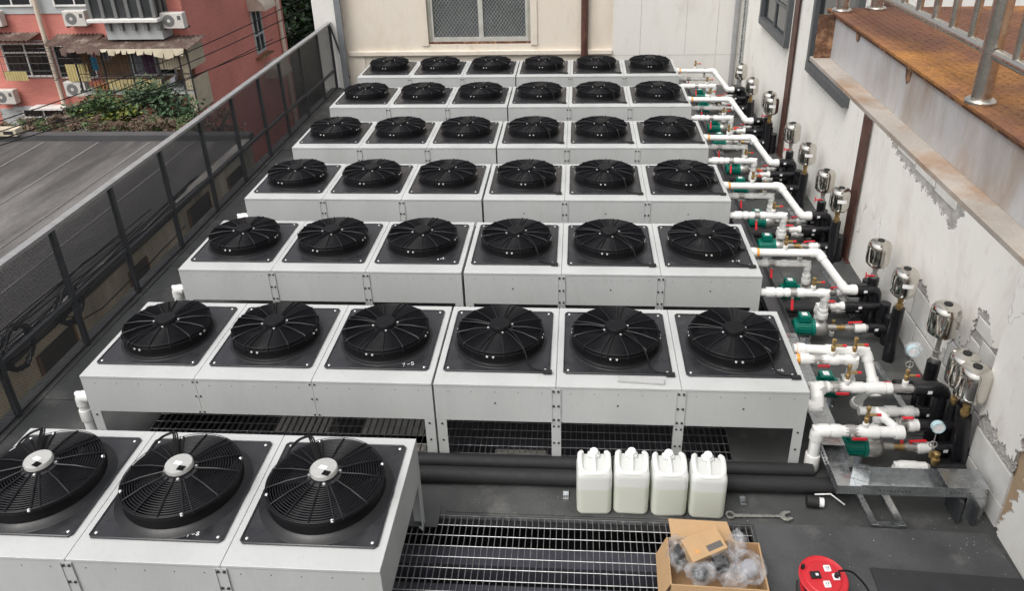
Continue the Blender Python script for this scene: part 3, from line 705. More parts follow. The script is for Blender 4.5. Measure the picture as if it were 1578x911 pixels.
STROKES = {'7': [[(0, 1), (.6, 1), (.2, 0)]], '8': [[(.3, .5), (.05, .75), (.3, 1), (.55, .75), (.3, .5), (0, .22), (.3, 0), (.6, .22), (.3, .5)]],
           '5': [[(.55, 1), (.1, 1), (.05, .55), (.45, .55), (.55, .25), (.3, 0), (0, .1)]], '6': [[(.45, 1), (.1, .6), (0, .25), (.25, 0), (.5, .2), (.35, .5), (.05, .4)]],
           '-': [[(.1, .5), (.7, .45)]]}
def mark(text, parent, x, y, h, ang):
    b = MB(); px_ = 0
    for ch in text:
        for st in STROKES[ch]:
            pts = []
            for (u, v) in st:
                q = Vector((px_ + u * h, v * h, 0)); q.rotate(Matrix.Rotation(ang, 3, 'Z')); pts.append((x + q.x, y + q.y, .0122))
            b.tube(pts, .0022, 4)
        px_ += h * .95
    b.build('handwritten_number', M['chalk'], parent)

def add_fan(unit, mx, ec, side, detail, rot, top_mesh=None):
    plate = link('fan_plate', cached('plate', m_plate), unit, loc=(mx, 0, T_))
    link('corner_bolts', cached('pbolt', m_platebolt), plate)
    fan = link('fan', cached(('shroud', ec), lambda: m_shroud(ec)), unit, loc=(mx, FCY, T_))
    link('opening_shade', cached('opening_shade', m_opening_shade), fan)
    link('bell_ring', cached(('bell', ec), lambda: MB().lathe([(.458, .0116), (.448, .0165), (.418, .0245), (.398, .041)] if ec else [(.410, .0116), (.404, .0160), (.392, .0175), (.388, .0180)], 56, cap=False).data('bell_ring', M['bell'], True)), fan)
    seg = 64 if detail else 40
    link('guard_rings', cached(('rings', ec, seg), lambda: m_rings(ec, seg)), fan)
    if detail:
        for a in SPOKE_A[ec]: link('spoke', cached(('spoke', ec), lambda: m_spoke(ec)), fan, rotz=radians(a) + rot)
    else: link('guard_spokes', cached(('spokes', ec), lambda: m_spokes(ec)), fan, rotz=rot)
    link('clip_bolts', cached(('clips', ec), lambda: m_clips(ec)), fan, rotz=rot)
    hub = link('motor_hub', cached(('hub', ec), lambda: m_hub(ec)), fan)
    link('hub_bolts', cached(('hubb', ec), lambda: m_hubbolts(ec)), fan, rotz=rot)
    if ec:
        link('hub_flange', cached('hubf', m_hubbase), fan)
        link('hub_label', cached('hlab', m_hublabel), fan, rotz=rot * 3); link('cooling_fins', cached('hgr', m_hubgrill), fan, rotz=rot * 3)
    br = random.uniform(0, 6.28)
    for k in range(5): link('blade', cached('blade', m_blade), fan, rotz=br + k * 2 * pi / 5)
    link('cable', cached(('cable', side), lambda: m_cable(side)), fan)
    if side == 'B': link('cable_gland', cached('gland', m_grommet), fan)
    return plate

def small(o):
    o['kind'] = 'stuff'; return o
ORD = ['nearest', 'second', 'third', 'fourth', 'fifth', 'sixth', 'farthest']
PLATES = {}
def cooler(r, side):
    x0 = 0 if side == 'A' else UL + .02
    ec = 1 if r == 0 else 0
    if r == 0: lab = 'white cooler with three silver-hubbed fans, alone in the nearest row at lower left'
    if r > 0: lab = 'white dry cooler with three black fans, %s unit in the %s' % ('left' if side == 'A' else 'right', ORD[r] + (' row from the front' if r < 6 else ' row'))
    u = thing('dry_cooler', lab, 'cooler', (x0 + random.uniform(-.004, .004), YF[r], 0), 0, 'rows of white fan coolers')
    link('coil', cached('core', m_core), u)
    for k in range(3):
        link('top_panel', cached('top', m_top), u, bevel=.004, loc=(k * MW, 0, T_))
        link('front_panel', cached('front', m_front), u, bevel=.0015, loc=(k * MW, 0, 0))
        rot = random.uniform(-.12, .12) + (0 if ec else (-.10 if side == 'A' else .0))
        if r <= 2: link('rivets', cached('rivets', m_rivets), u, loc=(k * MW, 0, 0))
        PLATES[(r, side, k)] = add_fan(u, (k + .5) * MW, ec, 'E' if ec else side, r <= 2, rot)
        if side == 'B' and r >= 1:
            link('cable_hole', cached('hole', lambda: MB().lathe([(.009, 0), (.009, -.001)], 10, (0, 0, 0), 'Y').data('cable_hole', M['dark'])), u, loc=((k + .5) * MW, -.0005, T_ - .19))
    link('back_panel', cached('back', m_back), u)
    link('side_panel', cached('side', m_side), u, loc=(.001, 0, 0))
    o = link('side_panel', cached('side', m_side), u, loc=(UL - .001, UD, 0)); o.rotation_euler = (0, 0, pi)
    plain = (r == 1 and side == 'A')
    for k in (1, 2):
        if plain: link('bolts', cached('seamb', m_seambolt), u, loc=(k * MW, 0, 0))
        else:
            sp = link('splice_plate', cached('splice', m_splice), u, loc=(k * MW, 0, 0)); link('bolts', cached('spb', m_splicebolt), sp)
            for y, rz in ((0, 0), (UD, pi)):
                lg = link('leg', cached('legm', lambda: m_leg('mid')), u, loc=(k * MW, y, 0), rotz=rz)
                if r <= 2:
                    for dx in (-.02, .02): link('bolts', cached('legb', m_legbolt), lg, loc=(dx, 0, 0))
    for x, kd, y, rz in ((0.002, 'left', 0.001, 0), (UL - .002, 'right', 0.001, 0), (UL - .002, 'left', UD - .001, pi), (0.002, 'right', UD - .001, pi)):
        lg = link('leg', cached('leg' + kd, lambda: m_leg(kd)), u, loc=(x, y, 0), rotz=rz)
        if r <= 2 and rz == 0: link('bolts', cached('legb', m_legbolt), lg, loc=(.045 if kd == 'left' else -.045, 0, 0))
    return u
for r in range(7):
    cooler(r, 'A')
    if r: cooler(r, 'B')
mark('7-8', PLATES[(0, 'A', 1)], .20, .193, .032, .22)
mark('7-5', PLATES[(1, 'A', 2)], .225, .205, .040, .30)
mark('7-6', PLATES[(1, 'B', 2)], .27, .24, .036, .1)
mark('6-5', PLATES[(2, 'A', 2)], .22, .24, .030, .35)
mark('6-6', PLATES[(2, 'B', 2)], .25, .27, .034, .1)
# small control box on two right-hand plates
for r in (2, 3):
    MB().box(.375, .43, .52, .74, .0118, .035).build('control_box', M['fanplate'], PLATES[(r, 'B', 2)], bevel=.004)
o = MB().box(0, .38, 0, .062, 0, .022).build('trunking_offcut', mat('pale_trunking', (.40, .405, .40), .45, var=.05), bevel=.003, loc=(4.585, .065, T_ + .001)); o.rotation_euler = (0, 0, -.07)
tag(o, 'short pale plastic trunking lying on the second row before the middle right fan', 'trunking')

# ================================================================ PIPES, PUMPS AND TANKS BESIDE THE COOLERS
def at_seg(P, s, t): return P[s].lerp(P[s + 1], t), (P[s + 1] - P[s]).normalized()
def vent_parts(parent, p, h=.16, red=True, white=True):
    p = Vector(p); b = MB(); e = None
    if white: b.lathe([(.026, 0), (.026, .05), (.021, .055)], 10, p); b.build('tee_stub', M['pvc'], parent, True)
    z0 = .05 if white else 0
    b = MB(); b.lathe([(.016, z0), (.016, z0 + .03), (.021, z0 + .032), (.021, z0 + .055), (.013, z0 + .06), (.013, h - .04), (.019, h - .035), (.019, h - .005), (.010, h)], 8, p)
    b.tube([p + Vector((0, 0, h * .62)), p + Vector((.07, 0, h * .62))], .012, 8)
    v = b.build('vent_valve', M['brass'], parent, True)
    if red:
        b = MB(); b.tube([p + Vector((.07, 0, h * .62)), p + Vector((.105, 0, h * .62))], .013, 8); b.build('red_knob', M['red'], v, True)
def valve_parts(parent, p, d, r, hdir=(0, -.3, -.95), L=.13, body='steel'):
    p = Vector(p); d = Vector(d); b = MB()
    b.tube([p - d * .05, p - d * .03, p - d * .03, p + d * .03, p + d * .03, p + d * .05], [r * 1.02, r * 1.02, r * 1.18, r * 1.18, r * 1.02, r * 1.02], 10)
    h = Vector(hdir).normalized(); b.tube([p, p + h * r * 1.6], r * .4, 8)
    v = b.build('ball_valve', M[body], parent, True)
    q = p + h * r * 1.6; e = d if abs(h.dot(d)) < .7 else Vector((0, 0, 1))
    b = MB()
    if abs(h.z) > .6 and L > .1:   # lever hanging from the stem
        b.obox(q + h * L * .5, Vector((.026, 0, 0)), h * L, h.cross(Vector((1, 0, 0))).normalized() * .010)
    else: b.obox(q + e * L * .4 + h * .012, e * L, h * .010, e.cross(h) * .028)
    b.build('lever', M['red'], v, bevel=.004)
def run(name, label, pts, r=.042, mt='pvc', coup=(), valves=(), vents=(), seals=(), group='white plastic pipes', cat='pipe', n=14, elbow=1.2, ends=()):
    o0 = Vector(pts[0]); P = [Vector(p) - o0 for p in pts]
    t = thing(name, label, cat, o0, 0, group)
    MB().tube(P, r, n).build('pipe_body', M[mt], t, True)
    if elbow:
        for i in range(1, len(P) - 1):
            a = (P[i - 1] - P[i]).normalized(); c = (P[i + 1] - P[i]).normalized(); L = r * 1.9
            MB().tube([P[i] + a * L] + fillet([P[i] + a * L * .98, P[i], P[i] + c * L * .98], r * 1.1, 5) + [P[i] + c * L], r * elbow, n).build('elbow', M[mt], t, True)
    for (s, f, L, k) in coup:
        p, d = at_seg(P, s, f)
        MB().tube([p - d * L / 2, p - d * L / 2 + d * .012, p + d * L / 2 - d * .012, p + d * L / 2], [r * k * .95, r * k, r * k, r * k * .95], n).build('coupling', M[mt], t, True)
    for v in valves:
        p, d = at_seg(P, v[0], v[1]); valve_parts(t, p, d, r, *(v[2:]))
    for v in vents:
        p, d = at_seg(P, v[0], v[1]); vent_parts(t, p + Vector((0, 0, r * .8)), *(v[2:]))
    for (s, f) in seals:
        p, d = at_seg(P, s, f); MB().tube([p - d * .012, p + d * .012], r * 1.12, n).build('orange_seal', M['orange'], t, True)
    return t

def pump(x, y, label, s=1.0):
    """circulator lying along X: green motor on the left, steel housing on the right"""
    t = thing('circulation_pump', label, 'pump', (x, y, 0), 0, 'green circulation pumps')
    zc = .19 * s
    b = MB(); b.lathe([(.0, -.20), (.075, -.20), (.088, -.185), (.088, -.02), (.098, -.015), (.098, .015), (.0, .015)], 20, (0, 0, zc), 'X')
    for i in range(12):
        a = pi * (i / 11) - 0.0
        yy, zz = cos(a) * .09, sin(a) * .09
        b.obox((-.10, yy, zc + zz), (.15, 0, 0), (0, cos(a) * .018, sin(a) * .018), (0, -sin(a) * .006, cos(a) * .006))
    b.build('motor', M['green'], t, True)
    bx = MB().box(-.155, -.035, -.055, .055, zc + .085, zc + .165).build('terminal_box', M['green'], t, bevel=.012)
    MB().box(-.125, -.07, -.03, .03, zc + .1652, zc + .1662).build('sticker', M['sticker'], bx)
    b = MB(); b.lathe([(.0, .016), (.090, .016), (.094, .03), (.094, .10), (.082, .13), (.05, .15), (.034, .155), (.034, .24), (.0, .24)], 22, (0, 0, zc), 'X')
    b.build('pump_housing', M['steel'], t, True)
    MB().lathe([(.036, .0), (.036, .14)], 12, (.075, 0, zc)).build('outlet', M['steel'], t, True)
    b = MB(); b.box(-.15, .0, -.07, .07, 0, .012); b.box(-.14, -.12, -.05, .05, .012, zc - .06); b.box(-.03, -.01, -.05, .05, .012, zc - .06); b.build('foot', M['galv'], t)
    return t

def tank(x, y, z, label, sticker=True, brass=True, r=.118, h=.31, collar=.14):
    """polished vessel on a fitting; z is the height where the fitting meets the black pipe"""
    t = thing('expansion_tank', label, 'tank', (x, y, z), 0, 'polished steel expansion tanks')
    prof = [(.0, collar), (.05, collar), (.085, collar + .012), (r * .96, collar + .045), (r, collar + .085), (r, collar + h - .085), (r * .97, collar + h - .05), (r * .82, collar + h - .018), (r * .5, collar + h - .003), (.0, collar + h)]
    # round the shell with an extra subdivision of the profile
    MB().lathe(prof, 36).build('shell', M['chrome'], t, True)
    MB().lathe([(.036, collar + h - .004), (.036, collar + h + .006), (.030, collar + h + .008), (.0, collar + h + .004)], 18).build('valve_cap', M['black_rubber'], t, True)
    st = MB().lathe([(.030, 0), (.030, .02), (.036, .022), (.036, .045), (.024, .05), (.024, .085), (.030, .088), (.030, .115), (.020, .12), (.020, collar + .002)], 12).build('fitting', M['brass'] if brass else M['steel'], t, True)
    if sticker:
        b = MB(); n = 8; a0 = radians(random.choice([215, 225, 240])); w_ = .9
        for i in range(n):
            a1, a2 = a0 + w_ * i / n, a0 + w_ * (i + 1) / n; R_ = r + .0015; za, zb = collar + .15, collar + .195
            b.add([(R_ * cos(a1), R_ * sin(a1), za), (R_ * cos(a2), R_ * sin(a2), za), (R_ * cos(a2), R_ * sin(a2), zb), (R_ * cos(a1), R_ * sin(a1), zb)], [(0, 1, 2, 3)])
        b.build('label_sticker', M['sticker'], t)
    return t

def black_run(parent, pts, r=.058, name='insulated_pipe', tagat=None):
    P = [Vector(p) for p in pts]
    o = MB().tube(fillet(P, r * 1.3, 4), r, 14).build(name, M['blackpipe'], parent, True)
    if tagat:
        p, d = at_seg(P, tagat[0], tagat[1]); MB().box(p.x - .018, p.x + .018, p.y - r - .0025, p.y - r - .0005, p.z - .002, p.z + .028).build('white_tag', M['sticker'], o)
    return o
XC = 7.47
ROWN = {1: 'second row', 2: 'third row', 3: 'fourth row', 4: 'fifth row', 5: 'sixth row', 6: 'farthest row'}

def suction(y, zc, x0, label, dx=0.0, redlever=True):
    """brass and white fittings between a pump and its black pipe"""
    t = thing('suction_fitting', label, 'fitting', (x0, y, zc), 0, 'pump suction fittings')
    b = MB(); b.tube([(0, 0, 0), (.05, 0, 0), (.05, 0, 0), (.075, 0, 0), (.075, 0, 0), (.10, 0, 0)], [.026, .026, .034, .034, .028, .028], 12); b.build('nipple', M['brass'], t, True)
    valve_parts(t, (.14, 0, 0), (1, 0, 0), .032, (0, -.2, .98), .125 if not redlever else .09, 'brass') if False else None
    b = MB(); b.tube([(.09, 0, 0), (.11, 0, 0), (.11, 0, 0), (.17, 0, 0), (.17, 0, 0), (.19, 0, 0)], [.030, .030, .040, .040, .030, .030], 12); v = b.build('ball_valve', M['steel'], t, True)
    if redlever:
        b = MB(); b.tube([(.14, 0, .035), (.14, 0, .065)], .010, 8); b.obox((.19, -.004, .072), (.14, 0, .012), (0, .026, 0), (0, 0, .010)); b.build('lever', M['red'], v, bevel=.004)
    b = MB(); b.tube([(.19, 0, 0), (.205, 0, 0), (.205, 0, 0), (.25, 0, 0), (.25, 0, 0), (.30, 0, 0)], [.044, .044, .054, .054, .047, .047], 14); b.build('union', M['pvc'], t, True)
    b = MB(); b.tube([(.30, 0, 0), (.325, 0, 0)], .040, 12); b.build('thread', M['steel'], t, True)
    return t

def pump_row(r, far=False):
    y0 = YF[r]; nm = ROWN[r]; rd = random.Random(r)
    # green pumps
    pump(6.72, y0 + .09, 'green pump nearest the camera beside the %s' % nm)
    pump(6.74, y0 + .80, 'green pump at the rear side of the %s' % nm)
    # upper pipe with the slanted leg
    run('slanted_pipe', 'white pipe with a slanted leg leaving the top of the %s' % nm,
        [(6.125, y0 + .70, .75), (6.87, y0 + .70, .75), (7.12, y0 + .43, .45), (7.24, y0 + .43, .45)], .044,
        coup=[(0, .06, .07, 1.25), (2, .72, .06, 1.35), (2, .35, .05, 1.2)], seals=[(0, .13)], vents=[(0, .52, .17)])
    # middle pipe down to the rear pump
    run('elbow_pipe', 'thinner white pipe dropping to the rear pump of the %s' % nm,
        [(6.125, y0 + .78, .57), (6.80, y0 + .78, .57), (6.81, y0 + .78, .33)], .036,
        coup=[(0, .30, .07, 1.2), (0, .62, .06, 1.2), (1, .9, .06, 1.45), (1, .66, .05, 1.3)], valves=[(0, .42, (0, -.35, -.93), .11)], vents=[(0, .86, .19)])
    # lower pipe down to the front pump
    run('elbow_pipe', 'thick white pipe dropping to the front pump of the %s' % nm,
        [(6.125, y0 + .06, .63), (6.79, y0 + .06, .63), (6.795, y0 + .07, .33)], .040,
        coup=[(0, .16, .09, 1.35), (0, .30, .06, 1.3), (0, .42, .05, 1.2), (0, .62, .07, 1.2), (1, .9, .07, 1.45), (1, .7, .05, 1.25)],
        valves=[(0, .5, (0, -.35, -.93), .12)], vents=[(0, .80, .15)])
    MB().tube([(6.11, y0 + .06, .63), (6.15, y0 + .06, .63)], .05, 12)
    # suction lines
    suction(y0 + .09, .19, 6.96, 'brass and white fittings feeding the front pump of the %s' % nm)
    suction(y0 + .80, .19, 6.98, 'brass and white fittings feeding the rear pump of the %s' % nm)
    # thick black header from under the coolers
    t = run('insulated_header', 'black insulated pipe coming from under the %s to the wall' % nm, [(6.05, y0 + .56, .13), (7.04, y0 + .56, .13)], .062, 'foam', group='black insulated floor pipes', elbow=0)
    run('white_coupling', 'white coupling on the black floor pipe of the %s' % nm, [(7.04, y0 + .56, .13), (7.20, y0 + .56, .13)], .048, coup=[(0, .62, .06, 1.2)], group='white pipe couplings')
    # crowded branch lines between the two pumps
    run('branch_pipe', 'short white branch with a red lever between the pumps of the %s' % nm, [(6.84, y0 + .34, .10), (6.84, y0 + .34, .30), (7.10, y0 + .34, .30)], .034, coup=[(0, .7, .05, 1.3), (1, .55, .06, 1.3), (1, .95, .05, 1.45)], valves=[(1, .30, (0, -.2, .95), .09)])
    vt = thing('brass_drain', 'brass drain cock standing between the pumps of the %s' % nm, 'valve', (6.98, y0 + .22, .0), 0, 'brass drain cocks'); vent_parts(vt, (0, 0, 0), .20, True, True)
    # black wrapped manifold along the wall
    mf = thing('black_manifold', 'black wrapped pipes rising along the wall beside the %s' % nm, 'manifold', (0, y0, 0), 0, 'black manifolds along the wall')
    black_run(mf, [(7.24, .43, .45), (XC - .02, .43, .45), (XC - .02, .43, .02)], .060, tagat=(0, .35))
    black_run(mf, [(7.29, .09, .19), (XC + .02, .09, .19)], .052, tagat=(0, .35))
    black_run(mf, [(7.31, .80, .19), (XC + .02, .80, .19)], .052, tagat=(0, .3))
    black_run(mf, [(7.20, .56, .13), (XC, .56, .13)], .058, tagat=(0, .45))
    black_run(mf, [(7.10, .34, .30), (XC + .02, .34, .30)], .050, tagat=(0, .4)); black_run(mf, [(XC + .02, .25, 0), (XC + .02, .25, .40)], .056); black_run(mf, [(7.16, .66, .34), (XC + .02, .66, .34), (XC + .02, .66, .0)], .052, tagat=(0, .4))
    black_run(mf, [(XC + .04, .09, .0), (XC + .04, .09, .34)], .066)
    black_run(mf, [(XC + .03, .80, .0), (XC + .03, .80, .36)], .062)
    MB().box(7.22, 7.34, .25, .35, 0.004, .05).build('bracket', M['galv'], mf)
    return mf

TANKS = {2: [(1.63, .50), (2.33, .44)], 3: [(3.70, .44), (4.32, .42)], 4: [(5.22, .44), (6.06, .45)], 5: [(7.47, .42), (7.64, .45)], 6: [(8.93, .32), (9.98, .30)]}
WHICH = {2: ['in front of the third row, beside a grey tag', 'behind the third row\'s slanted pipe'], }
for r in range(2, 7):
    mf = pump_row(r)
    for k, (ty, tz) in enumerate(TANKS[r]):
        x = 7.42 if r < 6 else 7.40
        tank(x, ty, tz + .13, 'polished steel tank against the wall, %s of the pair beside the %s' % (('nearer', 'farther')[k], ROWN[r]), sticker=(k == 0 or r > 4), brass=(k == 0))
        black_run(mf, [(x, ty - YF[r], 0), (x, ty - YF[r], tz + .13)], .056, 'riser')
        if k == 1 and r < 6:   # loose red-handled drain by the far tank
            b = MB(); p = Vector((x - .05, ty - YF[r] - .03, tz + .17)); b.tube([p + Vector((.04, 0, 0)), p + Vector((-.05, 0, 0))], .010, 8); b.tube([p + Vector((-.05, 0, -.03)), p + Vector((-.05, 0, .04))], .006, 6); b.build('drain_cock', M['red'], mf, True)
# ---- the nearest set, beside the second row
pump(6.68, .14, 'green pump at front by the bend of the metal tray')
pump(6.66, .92, 'green pump half hidden by white pipes beside the second row')
run('looped_pipe', 'white pipe leaving the top of the second row and slanting to the wall', [(6.125, .60, .85), (6.74, .60, .83), (6.80, .44, .58), (6.80, .42, .56)], .042, coup=[(0, .1, .07, 1.25), (0, .5, .07, 1.2)], seals=[(0, .06)])
run('valve_pipe', 'white pipe with a red lever valve beside the corner of the second row', [(6.125, .52, .80), (6.62, .52, .80), (6.64, .60, .50)], .040, coup=[(0, .16, .08, 1.3), (0, .66, .08, 1.25), (1, .9, .06, 1.4)], valves=[(0, .38, (0, -.8, -.2), .1)], vents=[(0, .98, .2), (0, .62, .18)], seals=[(0, .05)])
run('cross_pipe', 'long white pipe with two tees running to the gauge stand at the wall', [(6.33, .34, .60), (6.30, .40, .60), (6.92, .40, .60)], .042, coup=[(1, .12, .07, 1.2), (1, .55, .10, 1.2), (1, .80, .14, 1.3), (1, .97, .05, 1.2)], valves=[(1, .25, (0, -.9, -.1), .11)], vents=[(1, .40, .20)])
run('drop_pipe', 'white pipe dropping from the long tee pipe to the hidden pump', [(6.735, .40, .58), (6.72, .55, .30)], .038, coup=[(0, .9, .06, 1.4)])
run('bend_pipe', 'short white bend from the cooler corner up to the long pipe', [(6.12, .26, .50), (6.29, .26, .50), (6.29, .31, .57), (6.30, .40, .60)], .046, coup=[(0, .75, .08, 1.15)])
MB_ = MB(); MB_.tube([(6.06, .26, .50), (6.17, .26, .50)], .045, 12); o = MB_.build('threaded_stub', M['steel'], smooth=True); tag(o, 'grey threaded stub on the side of the second row', 'fitting')
run('riser_pipe', 'white riser from the floor pipes to the front pump by the tray', [(6.23, .02, .07), (6.23, .02, .45), (6.90, .02, .45)], .046, coup=[(0, .12, .16, 1.35), (1, .22, .08, 1.2), (1, .62, .14, 1.25), (1, .97, .07, 1.3)], valves=[(1, .40, (0, -.95, -.1), .12)], vents=[(1, .56, .22)])
run('drop_pipe', 'white pipe slanting from the riser pipe back to the front pump', [(6.88, .03, .46), (6.76, .16, .52), (6.755, .155, .33)], .036, coup=[(1, .85, .06, 1.35)])
run('white_coupling', 'white coupling with union behind the front pump', [(6.72, .46, .30), (7.22, .46, .30)], .040, coup=[(0, .55, .10, 1.3), (0, .85, .08, 1.4)], group='white pipe couplings')
suction(.14, .19, 6.92, 'brass and white fittings feeding the front pump by the tray')
suction(.92, .19, 6.90, 'brass and white fittings feeding the half hidden pump by the second row')
t = run('white_stub', 'short white elbow with a steel tee lying behind the tray', [(6.90, -.06, .05), (6.90, -.06, .16), (7.12, -.06, .16)], .042, coup=[(1, .5, .08, 1.15)])
MB().tube([(.22, 0, .11), (.33, 0, .11)], .035, 12).build('steel_tee', M['steel'], t, True)
MB().lathe([(.028, 0), (.028, .05), (.036, .052), (.036, .075), (.022, .08), (.022, .11), (.030, .112), (.030, .13), (.012, .14)], 12, (.275, 0, .135)).build('brass_stack', M['brass'], t, True)
mf = thing('black_manifold', 'black wrapped pipes packed between the front pump and the near wall', 'manifold', (0, 0, 0), 0, 'black manifolds along the wall')
black_run(mf, [(7.10, .40, .60), (7.36, .40, .60), (7.36, .40, .05)], .066, tagat=(0, .45))
black_run(mf, [(7.05, .62, .46), (7.42, .62, .46)], .055)
black_run(mf, [(7.22, .46, .30), (7.40, .46, .30)], .055, tagat=(0, .4))
black_run(mf, [(7.25, .14, .19), (7.44, .14, .19), (7.40, .14, .66)], .055, tagat=(0, .4))
black_run(mf, [(7.12, .22, .36), (7.40, .22, .36)], .052, tagat=(0, .5))
black_run(mf, [(7.14, -.06, .16), (7.42, -.06, .16)], .048, tagat=(0, .5))
black_run(mf, [(7.23, .92, .19), (7.44, .92, .19), (7.44, .92, .02)], .055, tagat=(0, .4))
black_run(mf, [(7.44, .05, 0), (7.37, .05, .62)], .058, 'riser'); black_run(mf, [(7.42, .28, 0), (7.40, .28, .56)], .058, 'riser'); black_run(mf, [(7.42, .77, 0), (7.42, .77, .62)], .058, 'riser')
run('lever_union', 'white union with two red levers beside the front pump', [(6.98, .22, .36), (7.12, .22, .36)], .05, coup=[(0, .6, .06, 1.15)], valves=[(0, .02, (0, -.2, .95), .09), (0, .1, (0, -.4, -.9), .12)], group='white pipe couplings')
run('grey_tee', 'steel tee with a red-knobbed cock on the long white pipe', [(6.92, .40, .60), (7.12, .40, .60)], .038, 'steel', vents=[(0, .55, .17)], group='white pipe couplings')
tank(7.42, .77, .62, 'largest looking polished tank above the long white pipe, alone before the broken plaster', sticker=False, brass=False, r=.125, h=.33, collar=.27)
tank(7.40, .28, .56, 'polished steel tank behind the nearest one at the wall edge', sticker=False, r=.122, h=.33, collar=.17)
tank(7.37, .05, .62, 'nearest polished steel tank, half hidden by the wall edge', sticker=False, r=.122, h=.33, collar=.15)
def gauge(x, y, z, zd, label, wrapped):
    t = thing('pressure_gauge', label, 'gauge', (x, y, z), 0, 'pressure gauges')
    b = MB(); b.tube([(0, 0, 0), (0, 0, .06)], .014, 8); b.build('socket', M['brass'], t, True)
    pts = [(0, 0, .05), (0, 0, .10)] + [(.03 * cos(a) + .0, .012 * (a / 6), .13 + .03 * sin(a)) for a in [-1.5 + i * .5 for i in range(14)]] + [(.01, .02, .17), (.01, .02, zd - .05)]
    MB().tube(pts, .005, 6).build('siphon_tube', M['steel'], t, True)
    b = MB(); b.lathe([(0, .024), (.046, .024), (.052, .016), (.052, -.024), (.047, -.026), (.047, -.020), (.0, -.020)], 24, (.01, .02, zd), 'Y'); d = b.build('dial_case', M['bluedial'], t, True)
    MB().lathe([(0, -.0212), (.044, -.0212)], 20, (.01, .02, zd), 'Y', cap=False).build('dial_face', M['sticker'], d)
    if wrapped:
        b = MB(); rd = random.Random(2); n = 0
        b.lathe([(.03, -.05), (.062, -.02), (.066, .03), (.045, .06), (.01, .065)], 14, (.01, .02, zd)); b.v = [(x_ + rd.uniform(-.008, .008), y_ + rd.uniform(-.008, .008), z_ + rd.uniform(-.008, .008)) for x_, y_, z_ in b.v]
        b.build('plastic_wrap', M['bag'], t)
gauge(7.13, -.06, .27, .30, 'pale blue pressure gauge on a coiled tube near the front pump', False)
gauge(7.03, .40, .72, .26, 'pressure gauge wrapped in plastic above the long white pipe', True)

# ---- cable tray along the coolers, bending to the wall at the front
tr = thing('cable_tray', 'galvanised cable tray along the pumps bending to the wall at front', 'tray', (0, 0, 0))
XT0, XT1, ZT = 6.275, 6.455, .235
def channel(x0, x1, y0, y1, z, h=.095, along='Y'):
    b = MB(); t_ = .003
    if along == 'Y': b.box(x0, x1, y0, y1, z, z + t_); b.box(x0, x0 + t_, y0, y1, z + t_, z + h); b.box(x1 - t_, x1, y0, y1, z + t_, z + h)
    else: b.box(x0, x1, y0, y1, z, z + t_); b.box(x0, x1, y0, y0 + t_, z + t_, z + h); b.box(x0, x1, y1 - t_, y1, z + t_, z + h)
    return b
for (a, c) in [(1.602, 3.6), (3.602, 5.6), (5.602, 7.6), (7.602, 9.6), (9.602, 11.2)]: channel(XT0, XT1, a, c, ZT).build('tray_length', mat('tray_dark_reflection', (.13, .13, .135), .45, .5, var=.2), tr)  # same galvanised metal as the near lengths, its dark reflection put into the colour
channel(XT0, XT1, -.18, 1.60, ZT).build('tray_length', M['galv'], tr)
for (a, c) in [(.62, 1.60), (-.02, .615)]: MB().box(XT0 - .004, XT1 + .004, a, c, ZT + .096, ZT + .099).build('tray_lid', M['galv'], tr)
b = MB(); b.box(XT0, XT1, -.46, -.183, ZT, ZT + .003); b.box(XT0, XT0 + .003, -.46, -.183, ZT + .003, ZT + .085); b.box(XT0 + .003, XT1, -.46, -.457, ZT + .003, ZT + .085); b.build('corner_piece', M['galv'], tr)
channel(XT1 + .002, 7.16, -.46, -.26, ZT, along='X').build('tray_length', M['galv'], tr)
channel(7.163, 7.40, -.46, -.26, ZT, along='X').build('tray_length', M['galv'], tr)
MB().box(7.10, 7.405, -.464, -.256, ZT + .096, ZT + .099).build('tray_lid', M['galv'], tr)
b = MB(); b.box(7.402, 7.405, -.464, -.256, -.02, ZT + .085); b.box(7.26, 7.402, -.464, -.461, .0, ZT - .001); b.build('drop_leg', M['galv'], tr)
b = MB(); b.add([(6.455, -.24, ZT + .004), (6.57, -.27, ZT + .004), (6.57, -.27, ZT + .12), (6.455, -.24, ZT + .12)], [(0, 1, 2, 3)]); b.obox((6.50, -.31, ZT + .06), (.12, -.05, 0), (.0012, .003, 0), (0, 0, .11)); b.build('joint_plate', M['galv'], tr)
for (x, y, n, ax) in [(6.60, -.4615, 9, 'x'), (7.13, -.4615, 6, 'x')]:
    b = MB()
    for i in range(n): b.obox((x + i * .028, y, ZT + .045), (.012, 0, 0), (0, .002, 0), (0, 0, .007))
    b.build('slots', M['dark'], tr)
b = MB()
for i in range(8): b.obox((7.27 + .0, -.4625, .02), (.0, 0, 0), (0, 0, 0), (0, 0, 0)) if False else None
for y in (0.1, 1.5, 3.3, 5.1, 6.9, 8.7, 10.4): MB().box(XT0 + .02, XT1 - .02, y, y + .04, 0.001, ZT - .001).build('stand', M['galv'], tr)
for i in range(10): MB().box(XT0 - .0035, XT0 - .0005, .0 + i * -.035, .018 + i * -.035, ZT + .04, ZT + .05).build('slot', M['dark'], tr) if i < 9 else None
